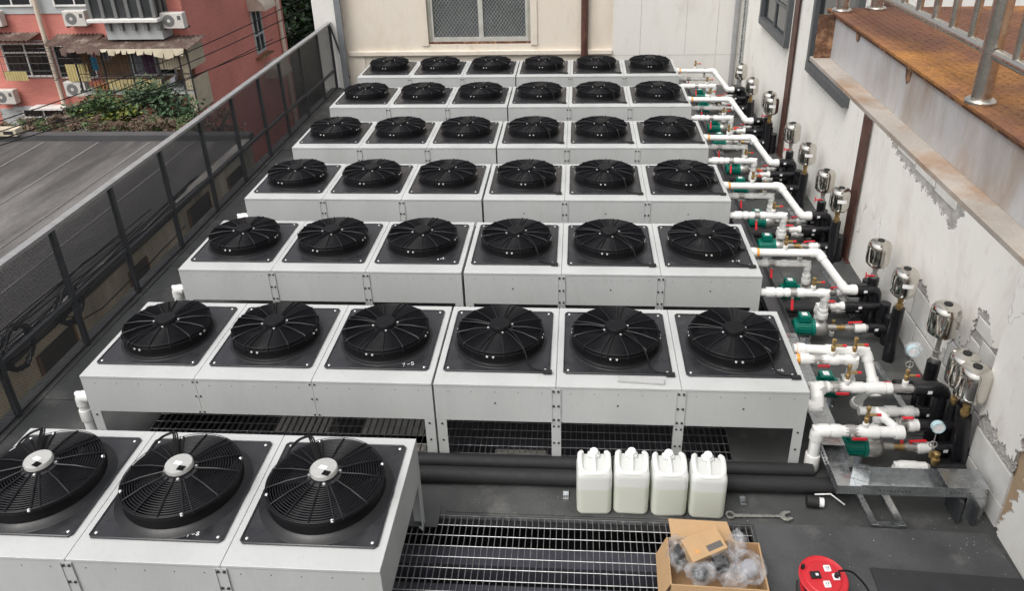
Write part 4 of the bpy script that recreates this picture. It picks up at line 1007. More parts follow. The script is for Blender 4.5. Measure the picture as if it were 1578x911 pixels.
# two galvanised rails lying on the floor in front of the tray
fr = thing('floor_rails', 'pair of galvanised rails on the floor under the tray bend', 'rails', (0, 0, 0))
for (xa, xb) in ((6.50, 6.55), (6.70, 6.76)):
    MB().prism([(xa, .05, .006), (xb, .05, .006), (xb + .045, -.57, .006), (xa + .045, -.57, .006)], (0, 0, .030)).build('rail', M['galv'], fr, bevel=.003)
MB().box(6.597, 6.744, -.568, -.52, .006, .020).build('cross_piece', M['galv'], fr)
for r in range(1, 7):
    y = YF[r]; o = MB().prism([(7.24, y + 1.55, .006), (7.30, y + 1.55, .006), (7.34, y + .55, .006), (7.28, y + .55, .006)], (0, 0, .035)).build('strut_channel', M['galv'], bevel=.003)
    tag(o, 'galvanised strut on the floor by the wall behind the pumps of the %s' % ROWN[r], 'strut', 'floor struts by the wall')
# leaning dark bracket in the hole under the tray end
o = MB(); o.box(7.20, 7.23, -.50, -.30, .006, .22); o.box(7.31, 7.335, -.52, -.36, .006, .20); o.box(7.23, 7.31, -.34, -.30, .006, .20); o = o.build('dark_bracket', M['fence_post']); tag(o, 'dark steel bracket standing under the end of the cable tray', 'bracket')
# black insulated floor pipes along the second row
for (y, z, rr, x1, lab) in [(-.06, .085, .058, 6.22, 'black insulated pipe along the floor nearest the second row'), (-.225, .085, .066, 6.50, 'thicker black insulated pipe along the floor behind the jerrycans')]:
    run('insulated_pipe', lab, [(2.2, y, z), (x1, y, z)], rr, 'foam', group='black insulated floor pipes', elbow=0, n=18)
for x, lab in ((4.17, 'small galvanised foot under the black pipes left of the jerrycans'), (5.60, 'small galvanised foot under the black pipes by the wrench')):
    o = MB(); o.box(x - .025, x + .025, -.40, -.30, .0015, .03); o.box(x - .025, x + .025, -.345, -.335, .03, .05); o = o.build('pipe_foot', M['galv'], bevel=.003); tag(o, lab, 'bracket', 'pipe feet')
o = thing('cable_end', 'black plug end with a clear cap on the floor beside the tray', 'plug', (6.17, -.36, .05))
MB().tube([(-.07, .0, 0), (.02, -.01, 0)], .05, 14).build('plug_body', M['black_rubber'], o, True); MB().tube([(.02, -.01, 0), (.06, -.015, 0)], .038, 12).build('clear_cap', M['sticker'], o, True)
MB().tube([(0, .04, .03), (.12, .03, .05), (.22, -.03, .0)], .006, 6).build('lead', M['sticker'], o, True)
# white elbows on the left ends of the coolers
for r, nm in ((1, 'second'), (2, 'third'), (3, 'fourth'), (4, 'fifth')):
    y = YF[r] + .14
    t = run('elbow_pipe', 'white plastic elbow dropping from the left end of the %s row' % nm, [(.0, y, .52), (-.16, y, .52), (-.16, y, .04)], .046, coup=[(1, .42, .12, 1.25)], group='elbows at the left ends')
    MB().tube([(-.01, 0, 0), (-.07, 0, 0)], .052, 12).build('thread', M['steel'], t, True)

# ================================================================ LOOSE THINGS AT THE FRONT
def rrect(hw, hd, rad, z, n=5):
    out = []
    for (cx, cy, a0) in ((hw - rad, hd - rad, 0), (-hw + rad, hd - rad, 90), (-hw + rad, -hd + rad, 180), (hw - rad, -hd + rad, 270)):
        for i in range(n + 1):
            a = radians(a0 + 90 * i / n); out.append((cx + rad * cos(a), cy + rad * sin(a), z))
    return out
def loft(b, secs, cap=True):
    n = len(secs[0]); vs = [p for s in secs for p in s]; fs = []
    for i in range(len(secs) - 1):
        for j in range(n): fs.append((i * n + j, i * n + (j + 1) % n, (i + 1) * n + (j + 1) % n, (i + 1) * n + j))
    if cap: fs += [tuple(range(n))[::-1], tuple(range((len(secs) - 1) * n, len(secs) * n))]
    b.add(vs, fs)
def jerrycan(x, y, rz, fill, label):
    t = thing('jerrycan', label, 'jerrycan', (x, y, .006), rz, 'jerrycans of pale liquid')
    b = MB(); hw, hd = .138, .122
    S = [(0.0, .118, .104, .035), (.010, .130, .114, .04), (.030, hw, hd, .045), (.036, hw, hd, .045), (.37, hw, hd, .045), (.385, hw, hd, .045), (.415, hw - .004, hd - .004, .045), (.43, hw - .014, hd - .012, .045)]
    def cut(z):
        return (z, hw, hd, .045)
    loft(b, [rrect(a, c, d, z) for z, a, c, d in [cut(fill)] + [q for q in S if q[0] > fill]])
    b.build('container', M['jerry'], t, True)
    b = MB(); loft(b, [rrect(a, c, d, z) for z, a, c, d in [q for q in S if q[0] < fill] + [cut(fill - .0006)]]); b.build('filled_part', M['liquid'], t, True)
    # raised shoulders round the recess, highest at the back
    pts = [(-.098, .098, .455), (-.112, .07, .468), (-.114, 0, .452), (-.108, -.065, .432), (-.075, -.096, .424), (0, -.100, .422), (.075, -.096, .424), (.108, -.065, .432), (.114, 0, .452), (.112, .07, .468), (.098, .098, .455)]
    MB().tube(fillet(pts, .03, 3), .021, 10).build('shoulder', M['jerry'], t, True)
    b = MB(); b.tube([(0, .085, .462), (0, .04, .468), (0, -.05, .448), (0, -.085, .425)], [.017, .014, .014, .018], 10); b.build('grip', M['jerry'], t, True)
    b = MB(); b.lathe([(.040, 0), (.040, .008), (.033, .010), (.033, .040), (.028, .046), (.0, .047)], 20); cp = b.build('cap', mat('cap_white', (.80, .81, .80), .4, var=.03), t, True, loc=(0, .085, .455)); cp.rotation_euler = (.25, 0, 0)
    MB().box(-.05, .05, .06, .115, .425, .462).build('neck_block', M['jerry'], t, bevel=.012)
JL = ['leftmost jerrycan of pale liquid behind the floor grating', 'second jerrycan from the left, fullest of the four', 'third jerrycan from the left, second from the wrench', 'rightmost jerrycan, next to the wrench']
for i, (x, y, rz, fl) in enumerate([(4.395, -.425, .03, .27), (4.69, -.412, -.02, .30), (4.985, -.42, .04, .295), (5.285, -.43, -.03, .29)]): jerrycan(x, y, rz, fl, JL[i])

# wrench
b = MB(); L = .5
def ring_end(b, cx, cy, R_, r_, z0, z1, n=20):
    vs = []; 
    for z in (z0, z1):
        for i in range(n): a = 2 * pi * i / n; vs.append((cx + R_ * cos(a), cy + R_ * sin(a), z))
        for i in range(n): a = 2 * pi * i / n; vs.append((cx + r_ * cos(a), cy + r_ * sin(a), z))
    fs = []
    for i in range(n):
        j = (i + 1) % n
        fs += [(i, j, n + j, n + i), (2 * n + i, 3 * n + i, 3 * n + j, 2 * n + j), (i, 2 * n + i, 2 * n + j, j), (n + i, n + j, 3 * n + j, 3 * n + i)]
    b.add(vs, fs)
ring_end(b, 0, 0, .038, .024, 0, .02)
sh = b.build('combination_wrench', mat('wrench_steel', (.50, .49, .46), .3, .9, var=.12, vs=30), bevel=.002, loc=(5.475, -.507, .0075)); sh.rotation_euler = (0, 0, .02)
tag(sh, 'long combination wrench lying on the floor right of the jerrycans', 'wrench')
MB().prism([(.033, -.016, .002), (.39, -.011, .002), (.39, .011, .002), (.033, .016, .002)], (0, 0, .014)).build('shank', mat('wrench_steel', (.5,) * 3), sh, bevel=.004)
MB().prism([(.385, -.012, .0), (.41, -.045, .0), (.445, -.05, .0), (.49, -.025, .0), (.47, -.012, .0), (.435, -.018, .0), (.425, .0, .0), (.437, .018, .0), (.48, .035, .0), (.475, .05, .0), (.435, .05, .0), (.405, .038, .0), (.385, .012, .0)], (0, 0, .018)).build('open_jaw', mat('wrench_steel', (.5,) * 3), sh, bevel=.003)

# cardboard box with flaps and packed bags
bx = thing('cardboard_box', 'open cardboard box full of plastic-wrapped parts on the grating', 'box', (5.235, -1.2, .0), -.03)
hw, hd, hh, tk = .325, .20, .285, .006
for nm, a in (('wall', (-hw, hw, -hd, -hd + tk, 0, hh)), ('wall', (-hw, hw, hd - tk, hd, 0, hh)), ('wall', (-hw, -hw + tk, -hd + tk, hd - tk, 0, hh)), ('wall', (hw - tk, hw, -hd + tk, hd - tk, 0, hh)), ('base', (-hw + tk, hw - tk, -hd + tk, hd - tk, 0.001, tk))):
    MB().box(*a).build(nm, M['card'], bx, bevel=.0015)
def flap(p0, p1, out):
    p0, p1, out = Vector(p0), Vector(p1), Vector(out); n = (p1 - p0).cross(out).normalized() * .005
    q = [p0, p1, p1 + out - (p1 - p0) * .03, p0 + out + (p1 - p0) * .03]; MB().prism(q, n).build('flap', M['card'], bx)
flap((-hw, -hd, hh), (-hw, hd, hh), (-.07, 0, -.17)); flap((-hw + .03, hd, hh), (hw - .17, hd, hh), (-.03, .12, .06)); flap((hw, hd, hh), (hw, -hd, hh), (.04, 0, -.16)); flap((hw, -hd, hh), (-hw, -hd, hh), (0, -.03, -.17))
# small printed carton on top
ct = thing('small_carton', 'small printed carton lying tilted on the open cardboard box', 'carton', (5.155, -1.115, .345)); ct.rotation_euler = (.30, -.10, .42)
MB().box(-.14, .14, -.085, .085, -.05, .05).build('carton_body', M['card'], ct, bevel=.003)
MB().box(0.0, .118, -.062, -.018, .0502, .0508).build('print_band', M['cardprint'], ct)
MB().box(-.12, .02, .0852, .0858, -.02, .02).build('print_band', M['cardprint'], ct); MB().box(-.03, .125, -.0858, -.0852, -.025, .0).build('print_band', M['cardprint'], ct)
b = MB(); b.ring(.014, .0016, .0508, 16, 4, (-.075, -.03)); b.box(-.0785, -.0715, -.038, -.022, .0503, .0512); b.build('round_mark', M['orange'], ct)
def bag(x, y, z, rx, ry, rz, seed, label, core=None):
    rd = random.Random(seed); bm = bmesh.new(); bmesh.ops.create_icosphere(bm, subdivisions=4, radius=1)
    dirs = [(Vector((rd.gauss(0, 1), rd.gauss(0, 1), rd.gauss(0, 1))).normalized(), rd.uniform(2, 6), rd.uniform(0, 6.28), rd.uniform(.05, .13)) for _ in range(9)]
    for v in bm.verts:
        d = v.co.normalized(); k = 1.0
        for (a, f, ph, am) in dirs: k += am * (1 - abs(sin(f * d.dot(a) + ph))) - am * .35
        v.co = Vector((d.x * rx * k, d.y * ry * k, d.z * rz * k))
    me = bpy.data.meshes.new('plastic_bag'); bm.to_mesh(me); bm.free(); me.materials.append(M['bag'])
    me.polygons.foreach_set('use_smooth', [True] * len(me.polygons))
    o = bpy.data.objects.new('plastic_bag', me); COL.objects.link(o); o.location = (x, y, z); tag(o, label, 'bag', 'plastic bags in the cardboard box')
    if core:
        b = MB(); m_ = M[core]; b.lathe([(.0, -rz * .55), (rx * .5, -rz * .5), (rx * .55, 0), (rx * .4, rz * .35), (0, rz * .42)], 12); b.v = [(x_, y_ * ry / rx, z_) for x_, y_, z_ in b.v]; b.build('wrapped_part', m_, o, True)
bag(4.99, -1.13, .29, .085, .13, .10, 1, 'grey crumpled plastic bag at the left end of the cardboard box', 'fence_post')
bag(5.12, -1.27, .27, .11, .09, .075, 2, 'small round plastic bag at the front of the cardboard box', 'black_rubber')
bag(5.27, -1.19, .28, .12, .11, .09, 3, 'plastic bag with dark parts in the middle of the cardboard box', 'black_rubber')
bag(5.40, -1.08, .33, .07, .09, .12, 4, 'tall upright clear plastic bag at the back of the cardboard box')
bag(5.46, -1.22, .28, .11, .12, .085, 5, 'pale plastic bag at the right end of the cardboard box', 'greycloth')
bag(5.33, -1.31, .27, .10, .07, .07, 6, 'clear plastic bag against the front right of the cardboard box')
bag(5.62, -1.42, .06, .05, .05, .05, 8, 'loose scrap of clear plastic on the floor right of the cardboard box')
MB()

# red cable reel
rl = thing('cable_reel', 'red extension cable reel with white sockets on the grey sheet', 'cable reel', (5.985, -1.17, .022)); rl.rotation_euler = (.16, .0, .1)
MB().lathe([(.0, .0), (.12, .0), (.135, .01), (.135, .02), (.06, .022)], 28).build('base_flange', M['red'], rl, True)
MB().lathe([(.075, .02), (.10, .03), (.125, .05), (.13, .09), (.12, .125), (.10, .14)], 28).build('wound_cable', M['black_rubber'], rl, True)
dk = MB().lathe([(.10, .138), (.158, .140), (.166, .146), (.168, .156), (.160, .163), (.148, .158), (.125, .156), (.118, .162), (.05, .164), (.0, .164)], 44).build('reel_disc', M['red'], rl, True)
for (x, y) in ((.045, .06), (.085, -.005), (.005, -.055)):
    s_ = MB(); loft(s_, [rrect(.024, .024, .008, .164), rrect(.024, .024, .008, .170), rrect(.021, .021, .008, .172)]); s_.build('socket', M['sticker'], dk, True, loc=(x, y, 0))
    q = MB(); q.box(x - .010, x - .006, y - .004, y + .010, .1722, .1728); q.box(x + .006, x + .010, y - .004, y + .010, .1722, .1728); q.box(x - .003, x + .003, y - .014, y - .008, .1722, .1728); q.build('slot', M['dark'], dk)
MB().box(-.09, -.02, -.012, .04, .164, .176).build('switch_box', M['black_rubber'], dk, bevel=.003); MB().box(-.055, -.035, .005, .022, .1762, .178).build('switch', M['sticker'], dk)
MB().lathe([(.013, .16), (.013, .195), (.009, .20)], 12, (-.125, .075, 0)).build('winding_knob', M['black_rubber'], dk, True)
MB().tube([(.085, -.005, .17), (.085, -.005, .20), (.10, -.01, .21)], .016, 10).build('plug', M['black_rubber'], dk, True)
MB().tube(fillet([(-.15, -.12, .0), (-.17, 0, .02), (-.15, .05, .05)], .03), .006, 6).build('frame_tube', M['black_rubber'], rl, True)
o = MB().tube(fillet([(6.085, -1.185, .235), (6.17, -1.18, .24), (6.27, -1.25, .17), (6.33, -1.42, .04), (6.36, -1.62, .037)], .08, 5), .007, 8).build('power_cord', M['cable'], smooth=True); tag(o, 'thin black power cord plugged into the red reel', 'cord')

# bits of debris on the floor
b = MB(); rd = random.Random(21)
for i in range(80):
    x, y = rd.choice([(rd.uniform(5.7, 7.4), rd.uniform(-1.3, -.62)), (rd.uniform(6.6, 7.35), rd.uniform(-.55, .9)), (rd.uniform(3.2, 6.2), rd.uniform(-.56, -.35)), (rd.uniform(7.0, 7.42), rd.uniform(-.9, -.45))])
    z = .020 if y < -.6 and x > 5.66 and not (x > 6.36 and y < -.95) else (.034 if y < -.6 else .006); s = rd.uniform(.002, .0065); a = rd.uniform(0, 6.28)
    b.obox((x, y, z + s * .2), (s * cos(a), s * sin(a), 0), (-s * .6 * sin(a), s * .6 * cos(a), 0), (0, 0, s * .5))
o = b.build('debris', M['block']); struct(o, 'stuff')

# ================================================================ RUSTY PLATFORM WITH STAINLESS RAILING
pf = thing('steel_platform', 'rusty chequer-plate landing on a flaking white steel beam, upper right', 'platform', (0, 0, 0))
PX, PYE, PZT = 5.235, -1.90, 4.25
MB().box(PX, 7.46, -6.5, PYE, PZT - .008, PZT).build('deck_plate', M['rust'], pf)
b = MB(); rd = random.Random(4)           # raised lozenges of the chequer plate
for i in range(0, 60):
    for j in range(0, 90):
        x, y = PX + .03 + i * .026, PYE - .03 - j * .026
        if y < -4.2: continue
        a = .785 if (i + j) % 2 else -.785; c_, s_ = cos(a), sin(a)
        b.add([(x - .010 * c_, y - .010 * s_, PZT), (x + .004 * s_, y - .004 * c_, PZT + .0011), (x + .010 * c_, y + .010 * s_, PZT), (x - .003 * s_, y + .003 * c_, PZT + .0011)], [(0, 1, 2, 3)])
o = b.build('chequer_pattern', M['rust'], pf); o['kind'] = 'stuff'
b = MB(); b.box(PX + .004, PX + .09, -6.5, PYE + .004, PZT - .018, PZT - .0085); b.build('top_flange', M['rustdark'], pf)
MB().box(PX + .012, PX + .022, -6.5, PYE - .06, 4.072, PZT - .0185).build('web', M['beam'], pf)
MB().box(PX - .060, PX + .09, -6.5, PYE - .06, 4.058, 4.0715).build('bottom_flange', M['beamflange'], pf)
MB().box(PX - .052, PX + .0115, PYE - .09, PYE - .08, 4.072, PZT - .0085).build('stiffener', M['rustdark'], pf)
MB().box(PX + .0225, 7.46, PYE - .10, PYE - .09, 4.072, PZT - .0185).build('end_web', M['beam'], pf)
for y, h_ in ((-2.24, .03), (-2.72, .045)): MB().prism([(PX + .0112, y, PZT - .02), (PX + .0112, y - .045, PZT - .02), (PX + .0112, y - .04, PZT - .02 - h_ * .7), (PX + .0112, y - .02, PZT - .02 - h_), (PX + .0112, y - .006, PZT - .02 - h_ * .6)], (-.0015, 0, 0)).build('rust_spot', M['rustdark'], pf)
rlg = thing('stainless_railing', 'brushed stainless railing on the rusty landing at upper right', 'railing', (0, 0, PZT))
XR_ = PX + .035
me_post = MB().lathe([(.0, 0), (.037, 0), (.037, .007), (.033, .011), (.0235, .012), (.0235, 1.05)], 28).data('post', M['stainless'], True)
for (x, y) in ((XR_, -3.14), (XR_, -1.97), (XR_, -4.3), (XR_ + .14, -1.94), (6.55, -1.94), (7.38, -1.94)): link('post', me_post, rlg, loc=(x, y, .0005))
def rail(p, q, r): MB().tube([p, q], r, 16).build('rail', M['stainless'], rlg, True)
for (ya, yb) in ((-1.97, -3.14), (-3.14, -4.3), (-4.3, -6.4)): rail((XR_, ya - .03, .13), (XR_, yb + .02, .13), .015); rail((XR_, ya, 1.05), (XR_, yb, 1.05), .028)
for (xa, xb) in ((XR_ + .14, 6.55), (6.55, 7.38)): rail((xa + .03, -1.94, .13), (xb - .03, -1.94, .13), .0125)
me_b = MB().tube([(0, 0, .138), (0, 0, 1.03)], .0105, 12).data('baluster', M['stainless'], True)
for i in range(1, 40):
    y = -1.97 - i * .117
    if abs(y + 3.14) < .04 or abs(y + 4.3) < .04: continue
    link('baluster', me_b, rlg, loc=(XR_, y, 0))
for i in range(1, 16): link('baluster', me_b, rlg, loc=(XR_ + .14 + i * .125, -1.94, 0))

# ================================================================ NEIGHBOURING ROOF
RX, RZ = -4.35, -2.0
nb = thing('neighbour_building', 'low dirty building with a weathered flat grey roof beyond the fence', 'building', (0, 0, 0))
MB().box(-30, RX - .01, -9, 13.7, -7.5, RZ - .12).build('wall', M['dirtywall'], nb)
MB().box(-30, RX + .05, -9, 13.76, RZ - .118, RZ).build('roof', M['roofgrey'], nb)
b = MB(); b.box(-30, RX + .06, 13.50, 13.80, RZ + .001, RZ + .16); b.build('parapet', mat('dark_coping', (.06, .06, .062), .7, var=.2, vs=1), nb)
b = MB(); b.box(RX - .16, RX + .065, -9, 13.49, RZ + .001, RZ + .05); b.build('roof_edge', mat('edge_coping', (.22, .21, .195), .8, var=.3, vs=1), nb)
rd = random.Random(5)
for (ya, yb, za, zb) in [(4.55, 5.45, -3.35, -2.35), (7.35, 7.95, -3.1, -2.4), (9.9, 10.9, -3.2, -2.3), (12.0, 12.8, -3.3, -2.4), (1.6, 2.3, -3.6, -2.6)]:
    w_ = MB().box(RX - .02, RX + .012, ya, yb, za, zb).build('window', mat('boarded_window', (.055, .05, .045), .7, var=.3), nb)
    f = MB(); f.box(RX - .01, RX + .03, ya - .05, ya, za, zb); f.box(RX - .01, RX + .03, yb, yb + .05, za, zb); f.box(RX - .01, RX + .035, ya - .06, yb + .06, za - .06, za); f.build('frame', M['wood'], w_)
# roofing felt laps
for i in range(17):
    x = -28 + i * 1.4 + rd.uniform(-.2, .2); MB().box(x, x + .06, -8.8, 13.4, RZ + .0005, RZ + .010).build('felt_lap', mat('felt_lap', (.14, .135, .13), .9, var=.4, vs=1.5, stretch=(1, .2, 1)), nb)
# coiled hoses and cables along the roof edge
for (y, z, R_, lab) in [(4.05, -1.72, .33, 'black coiled hose hanging on the neighbouring roof edge, nearer one'), (5.35, -1.80, .30, 'black coiled hose hanging on the neighbouring roof edge, farther one')]:
    b = MB()
    for k in range(7): b.tube([(RX + .14 + k * .012 + rd.uniform(-.02, .02), y + (R_ + rd.uniform(-.06, .05)) * cos(a), z - .1 + (R_ + rd.uniform(-.04, .04)) * sin(a)) for a in [2 * pi * i / 26 for i in range(26)]], .022, 6, closed=True)
    o = b.build('coiled_hose', M['black_rubber'], smooth=True); tag(o, lab, 'hose', 'hoses on the neighbouring roof')
slk = thing('cable_bundle', 'bundle of slack black cables strung along the neighbouring roof edge', 'cables', (0, 0, 0))
for i in range(12):
    y0, y1 = 1.5 + rd.uniform(-1, 2), 9 + rd.uniform(-1.5, 2); z = RZ + .08 + rd.uniform(-.35, .15); x = RX + .08 + rd.uniform(-.5, .18)
    pts = [(x + .12 * sin(4 * t + i), y0 + (y1 - y0) * t, z - .30 * sin(pi * t) * rd.uniform(.4, 1) + .08 * sin(7 * t + i)) for t in [k / 16 for k in range(17)]]
    pts = [(p[0], p[1], max(p[2], RZ + .07) if p[0] < RX + .09 else p[2]) for p in pts]
    o = MB().tube(pts, .012, 5).build('slack_cable', M['cable'], smooth=True); o.parent = slk; o['label_'] = 0; del o['label_']
o = thing('roof_box', 'small cream metal box on the far corner of the neighbouring roof', 'box', (-10.95, 13.55, RZ + .165))
MB().box(-.38, .38, -.14, .14, 0, .19).build('casing', M['oldtin'], o, bevel=.01); MB().box(.02, .30, -.142, -.1402, .05, .14).build('dark_opening', M['dark'], o)

# ================================================================ RED APARTMENT BUILDING
YR, XS = 22.0, -9.75
rb = thing('red_apartment_building', 'red tiled apartment building with enclosed balconies beyond the grey roof', 'building', (0, 0, 0))
MB().box(-30, XS, YR, 31.45, -7.5, 8.0).build('wall', M['redbrick'], rb)
def slab(name, m_, p, q, y0, y1, parent=None, bevel=0.0):      # p,q: opposite corners on the facade
    x0, x1 = sorted((p[0], q[0])); z0, z1 = sorted((p[2], q[2]))
    return MB().box(x0, x1, y0, y1, z0, z1).build(name, m_, parent or rb, bevel=bevel)
slab('upper_render', M['greypaint'], (-18.048, 22.000, -0.276), (-12.417, 22.000, 1.475), YR - .03, YR)
slab('ledge', M['greypaint'], (-18.394, 22.000, -1.236), (-12.793, 22.000, -1.220), YR - .06, YR)
slab('lower_render', M['greypaint'], (-17.734, 22.000, -5.753), (-12.219, 22.000, -3.814), YR - .05, YR)
slab('ledge', M['greypaint'], (-17.112, 22.000, -3.848), (-12.194, 22.000, -3.713), YR - .14, YR)
def rb_window(p, q, y, cols=2, transom=.3, name='window'):
    x0, x1 = sorted((p[0], q[0])); z0, z1 = sorted((p[2], q[2])); t = .06
    b = MB(); b.box(x0, x1, y - .06, y, z0, z0 + t); b.box(x0, x1, y - .06, y, z1 - t, z1); b.box(x0, x0 + t, y - .058, y, z0 + t, z1 - t); b.box(x1 - t, x1, y - .058, y, z0 + t, z1 - t)
    w_ = b.build(name, M['whiteframe'], rb)
    zt = z1 - (z1 - z0) * transom if transom else z1 - t
    if transom: MB().box(x0 + t, x1 - t, y - .056, y, zt - .025, zt + .025).build('transom', M['whiteframe'], w_)
    for k in range(1, cols): x = x0 + (x1 - x0) * k / cols; MB().box(x - .025, x + .025, y - .054, y, z0 + t, z1 - t).build('mullion', M['whiteframe'], w_)
    MB().box(x0 + t, x1 - t, y - .02, y - .015, z0 + t, z1 - t).build('pane', M['glass_dark'], w_)
    return w_
rb_window((-17.457, 22.000, -0.007), (-15.192, 22.000, 1.084), YR - .03, 3, 0)
rb_window((-14.403, 22.000, -0.023), (-12.812, 22.000, 1.156), YR - .03, 2, 0)
rb_window((-16.905, 22.000, -2.586), (-15.140, 22.000, -1.315), YR, 2, .28)
rb_window((-14.942, 22.000, -2.648), (-13.458, 22.000, -1.403), YR, 2, 0)
rb_window((-16.821, 22.000, -4.814), (-15.149, 22.000, -3.778), YR - .05, 2, .35)
rb_window((-14.413, 22.000, -4.817), (-13.243, 22.000, -3.836), YR - .05, 2, .35)
MB().box((-16.181, 22.000, -3.774)[0], (-14.892, 22.000, -3.779)[0], YR - .55, YR - .05, (-16.165, 22.000, -3.723)[2], (-16.141, 22.000, -3.646)[2]).build('door_hood', M['whiteframe'], rb)
def corr(name, m_, origin, u, v, n, amp, nrm):                # corrugated sheet
    o, u, v, nrm = Vector(origin), Vector(u), Vector(v), Vector(nrm); b = MB(); vs = []; fs = []; k = n * 4
    for i in range(k + 1):
        p = o + u * (i / k) + nrm * (amp * sin(i * pi / 2)); vs += [p, p + v]
    for i in range(k): fs.append((2 * i, 2 * i + 2, 2 * i + 3, 2 * i + 1))
    b.add(vs, fs); ob = b.build(name, m_, rb); md = ob.modifiers.new('thickness', 'SOLIDIFY'); md.thickness = .012; return ob
# canopies
def canopy(p, q, depth, drop, n, m_): corr('canopy', m_, (p[0], YR - depth, p[2] - drop), (q[0] - p[0], 0, 0), (0, depth, drop), n, .025, (0, 0, 1))
canopy((-17.285, 22.000, -0.939), (-15.254, 22.000, -0.960), .8, .12, 12, M['rusttin']); canopy((-14.628, 22.000, -1.014), (-12.864, 22.000, -1.032), .9, .22, 12, M['rusttin'])
# security grilles
def grille(p, q, y, nv, nh, m_):
    x0, x1 = sorted((p[0], q[0])); z0, z1 = sorted((p[2], q[2])); b = MB()
    for i in range(nv + 1): x = x0 + (x1 - x0) * i / nv; b.tube([(x, y, z0), (x, y, z1)], .009, 4)
    for i in range(nh + 1): z = z0 + (z1 - z0) * i / nh; b.tube([(x0, y, z), (x1, y, z)], .011, 4)
    for x in (x0, x1):
        for z in (z0, z1): b.tube([(x, y, z), (x, YR, z)], .012, 4)
    b.build('grille', M['fence_post'], rb)
grille((-16.707, 21.500, -2.496), (-14.640, 21.500, -1.133), 21.45, 9, 5, 0); grille((-14.786, 21.400, -2.553), (-13.245, 21.400, -1.216), 21.35, 7, 5, 0)
corr('planter_panel', M['yellowtin'], (-16.621, 21.350, -2.551), (.86, 0, 0), (0, 0, .34), 8, .02, (0, 1, 0))
corr('balcony_panel', M['yellowtin'], (-14.047, 21.100, -2.520), (.85, 0, 0), (0, 0, .62), 8, .02, (0, 1, 0))
# enclosed balcony projecting from the facade
YBL = 20.8
pL, pR, pT, pB = (-13.419, 20.800, -2.747), (-9.011, 20.800, -2.770), (-11.303, 20.800, -1.273), (-11.695, 20.800, -2.803)
x0, x1, zT, zB = pL[0], -9.30, pT[2], pB[2]
MB().box(x0, x1, YBL, YR - .01, zB - .12, zB).build('balcony_slab', M['greypaint'], rb)
MB().box(x0 + .05, -9.8, YR - .03, YR - .005, zB, zT).build('balcony_back', M['wood'], rb)
rb_window((x0 + 1.35, 0, zB + .25), (x0 + 2.3, 0, zT - .25), YR - .03, 2, 0); rb_window((x0 + 2.35, 0, zB + .25), (x0 + 3.0, 0, zT - .25), YR - .03, 1, 0)
corr('canopy', M['rusttin'], (x0 - .25, YBL - .35, zT + .05), (x1 - x0 + .5, 0, 0), (0, YR - YBL + .35, .12), 26, .025, (0, 0, 1))
rdd = random.Random(8); xx = x0 - .2
while xx < x1:                                                # ragged pale valance of old sheets
    w_ = rdd.uniform(.22, .42); h = rdd.uniform(.10, .30) * (1.6 if xx > x0 + 2.6 else .8)
    b = MB(); b.prism([(xx, YBL - .36, zT + .06), (xx + w_, YBL - .36, zT + .06), (xx + w_ - .06, YBL - .40, zT + .06 - h), (xx + .05, YBL - .41, zT + .02 - h * rdd.uniform(.6, 1))], (0, .01, 0)); b.build('valance_sheet', M['oldtin'] if xx > x0 + 1.2 else M['rusttin'], rb); xx += w_ * .9
corr('balcony_panel', M['orangetin'], (x0 + .45, YBL, zB - .04), (.5, 0, 0), (0, 0, .36), 5, .02, (0, 1, 0))
corr('balcony_panel', M['yellowtin'], (x0 + .95, YBL, zB - .03), (2.05, 0, 0), (0, 0, .46), 20, .02, (0, 1, 0))
corr('balcony_panel', M['oldtin'], (x0 + 3.0, YBL, zT - .75), (.9, 0, 0), (0, 0, .8), 9, .02, (0, 1, 0))
corr('balcony_panel', M['oldtin'], (x1 - .30, YBL + .02, zB - .75), (.3, .0, 0), (0, 0, zT - zB + .75), 3, .02, (0, 1, 0))
corr('balcony_panel', M['oldtin'], (x1, YBL + .03, zB - .75), (0, 1.2, 0), (0, 0, 1.15), 10, .02, (1, 0, 0)); corr('balcony_panel', M['oldtin'], (x1, YBL + .03, zB + .75), (0, 1.2, 0), (0, 0, .75), 10, .02, (1, 0, 0))
b = MB()
for x in (x0, x0 + 1.0, x0 + 2.0, x0 + 3.0, x1 - .32, x1): b.box(x - .025, x + .025, YBL - .03, YBL + .02, zB - .75 if x > x0 + 3.2 else zB, zT + .03)
for z in (zB + .02, zB + .62): b.box(x0, x1, YBL - .035, YBL - .03, z, z + .03)
b.box(x0 + 3.3, x1, YBL - .04, YR, zB - .80, zB - .75)
b.build('balcony_frame', M['fence_post'], rb)
grille((x0, 0, zB), (x0 + 3.2, 0, zT), YBL - .04, 22, 3, 0)
for i in range(14): MB().obox((x1 - .75 + rdd.uniform(-.35, .35), YBL + .3 + rdd.uniform(-.2, .2), zB - .6 + rdd.uniform(0, 1.1)), (rdd.uniform(.1, .3), 0, .08), (0, .2, .03), (.02, 0, rdd.uniform(.08, .2))).build('stored_clutter', M[rdd.choice(['wood', 'greycloth', 'fence_post', 'oldtin'])], rb)
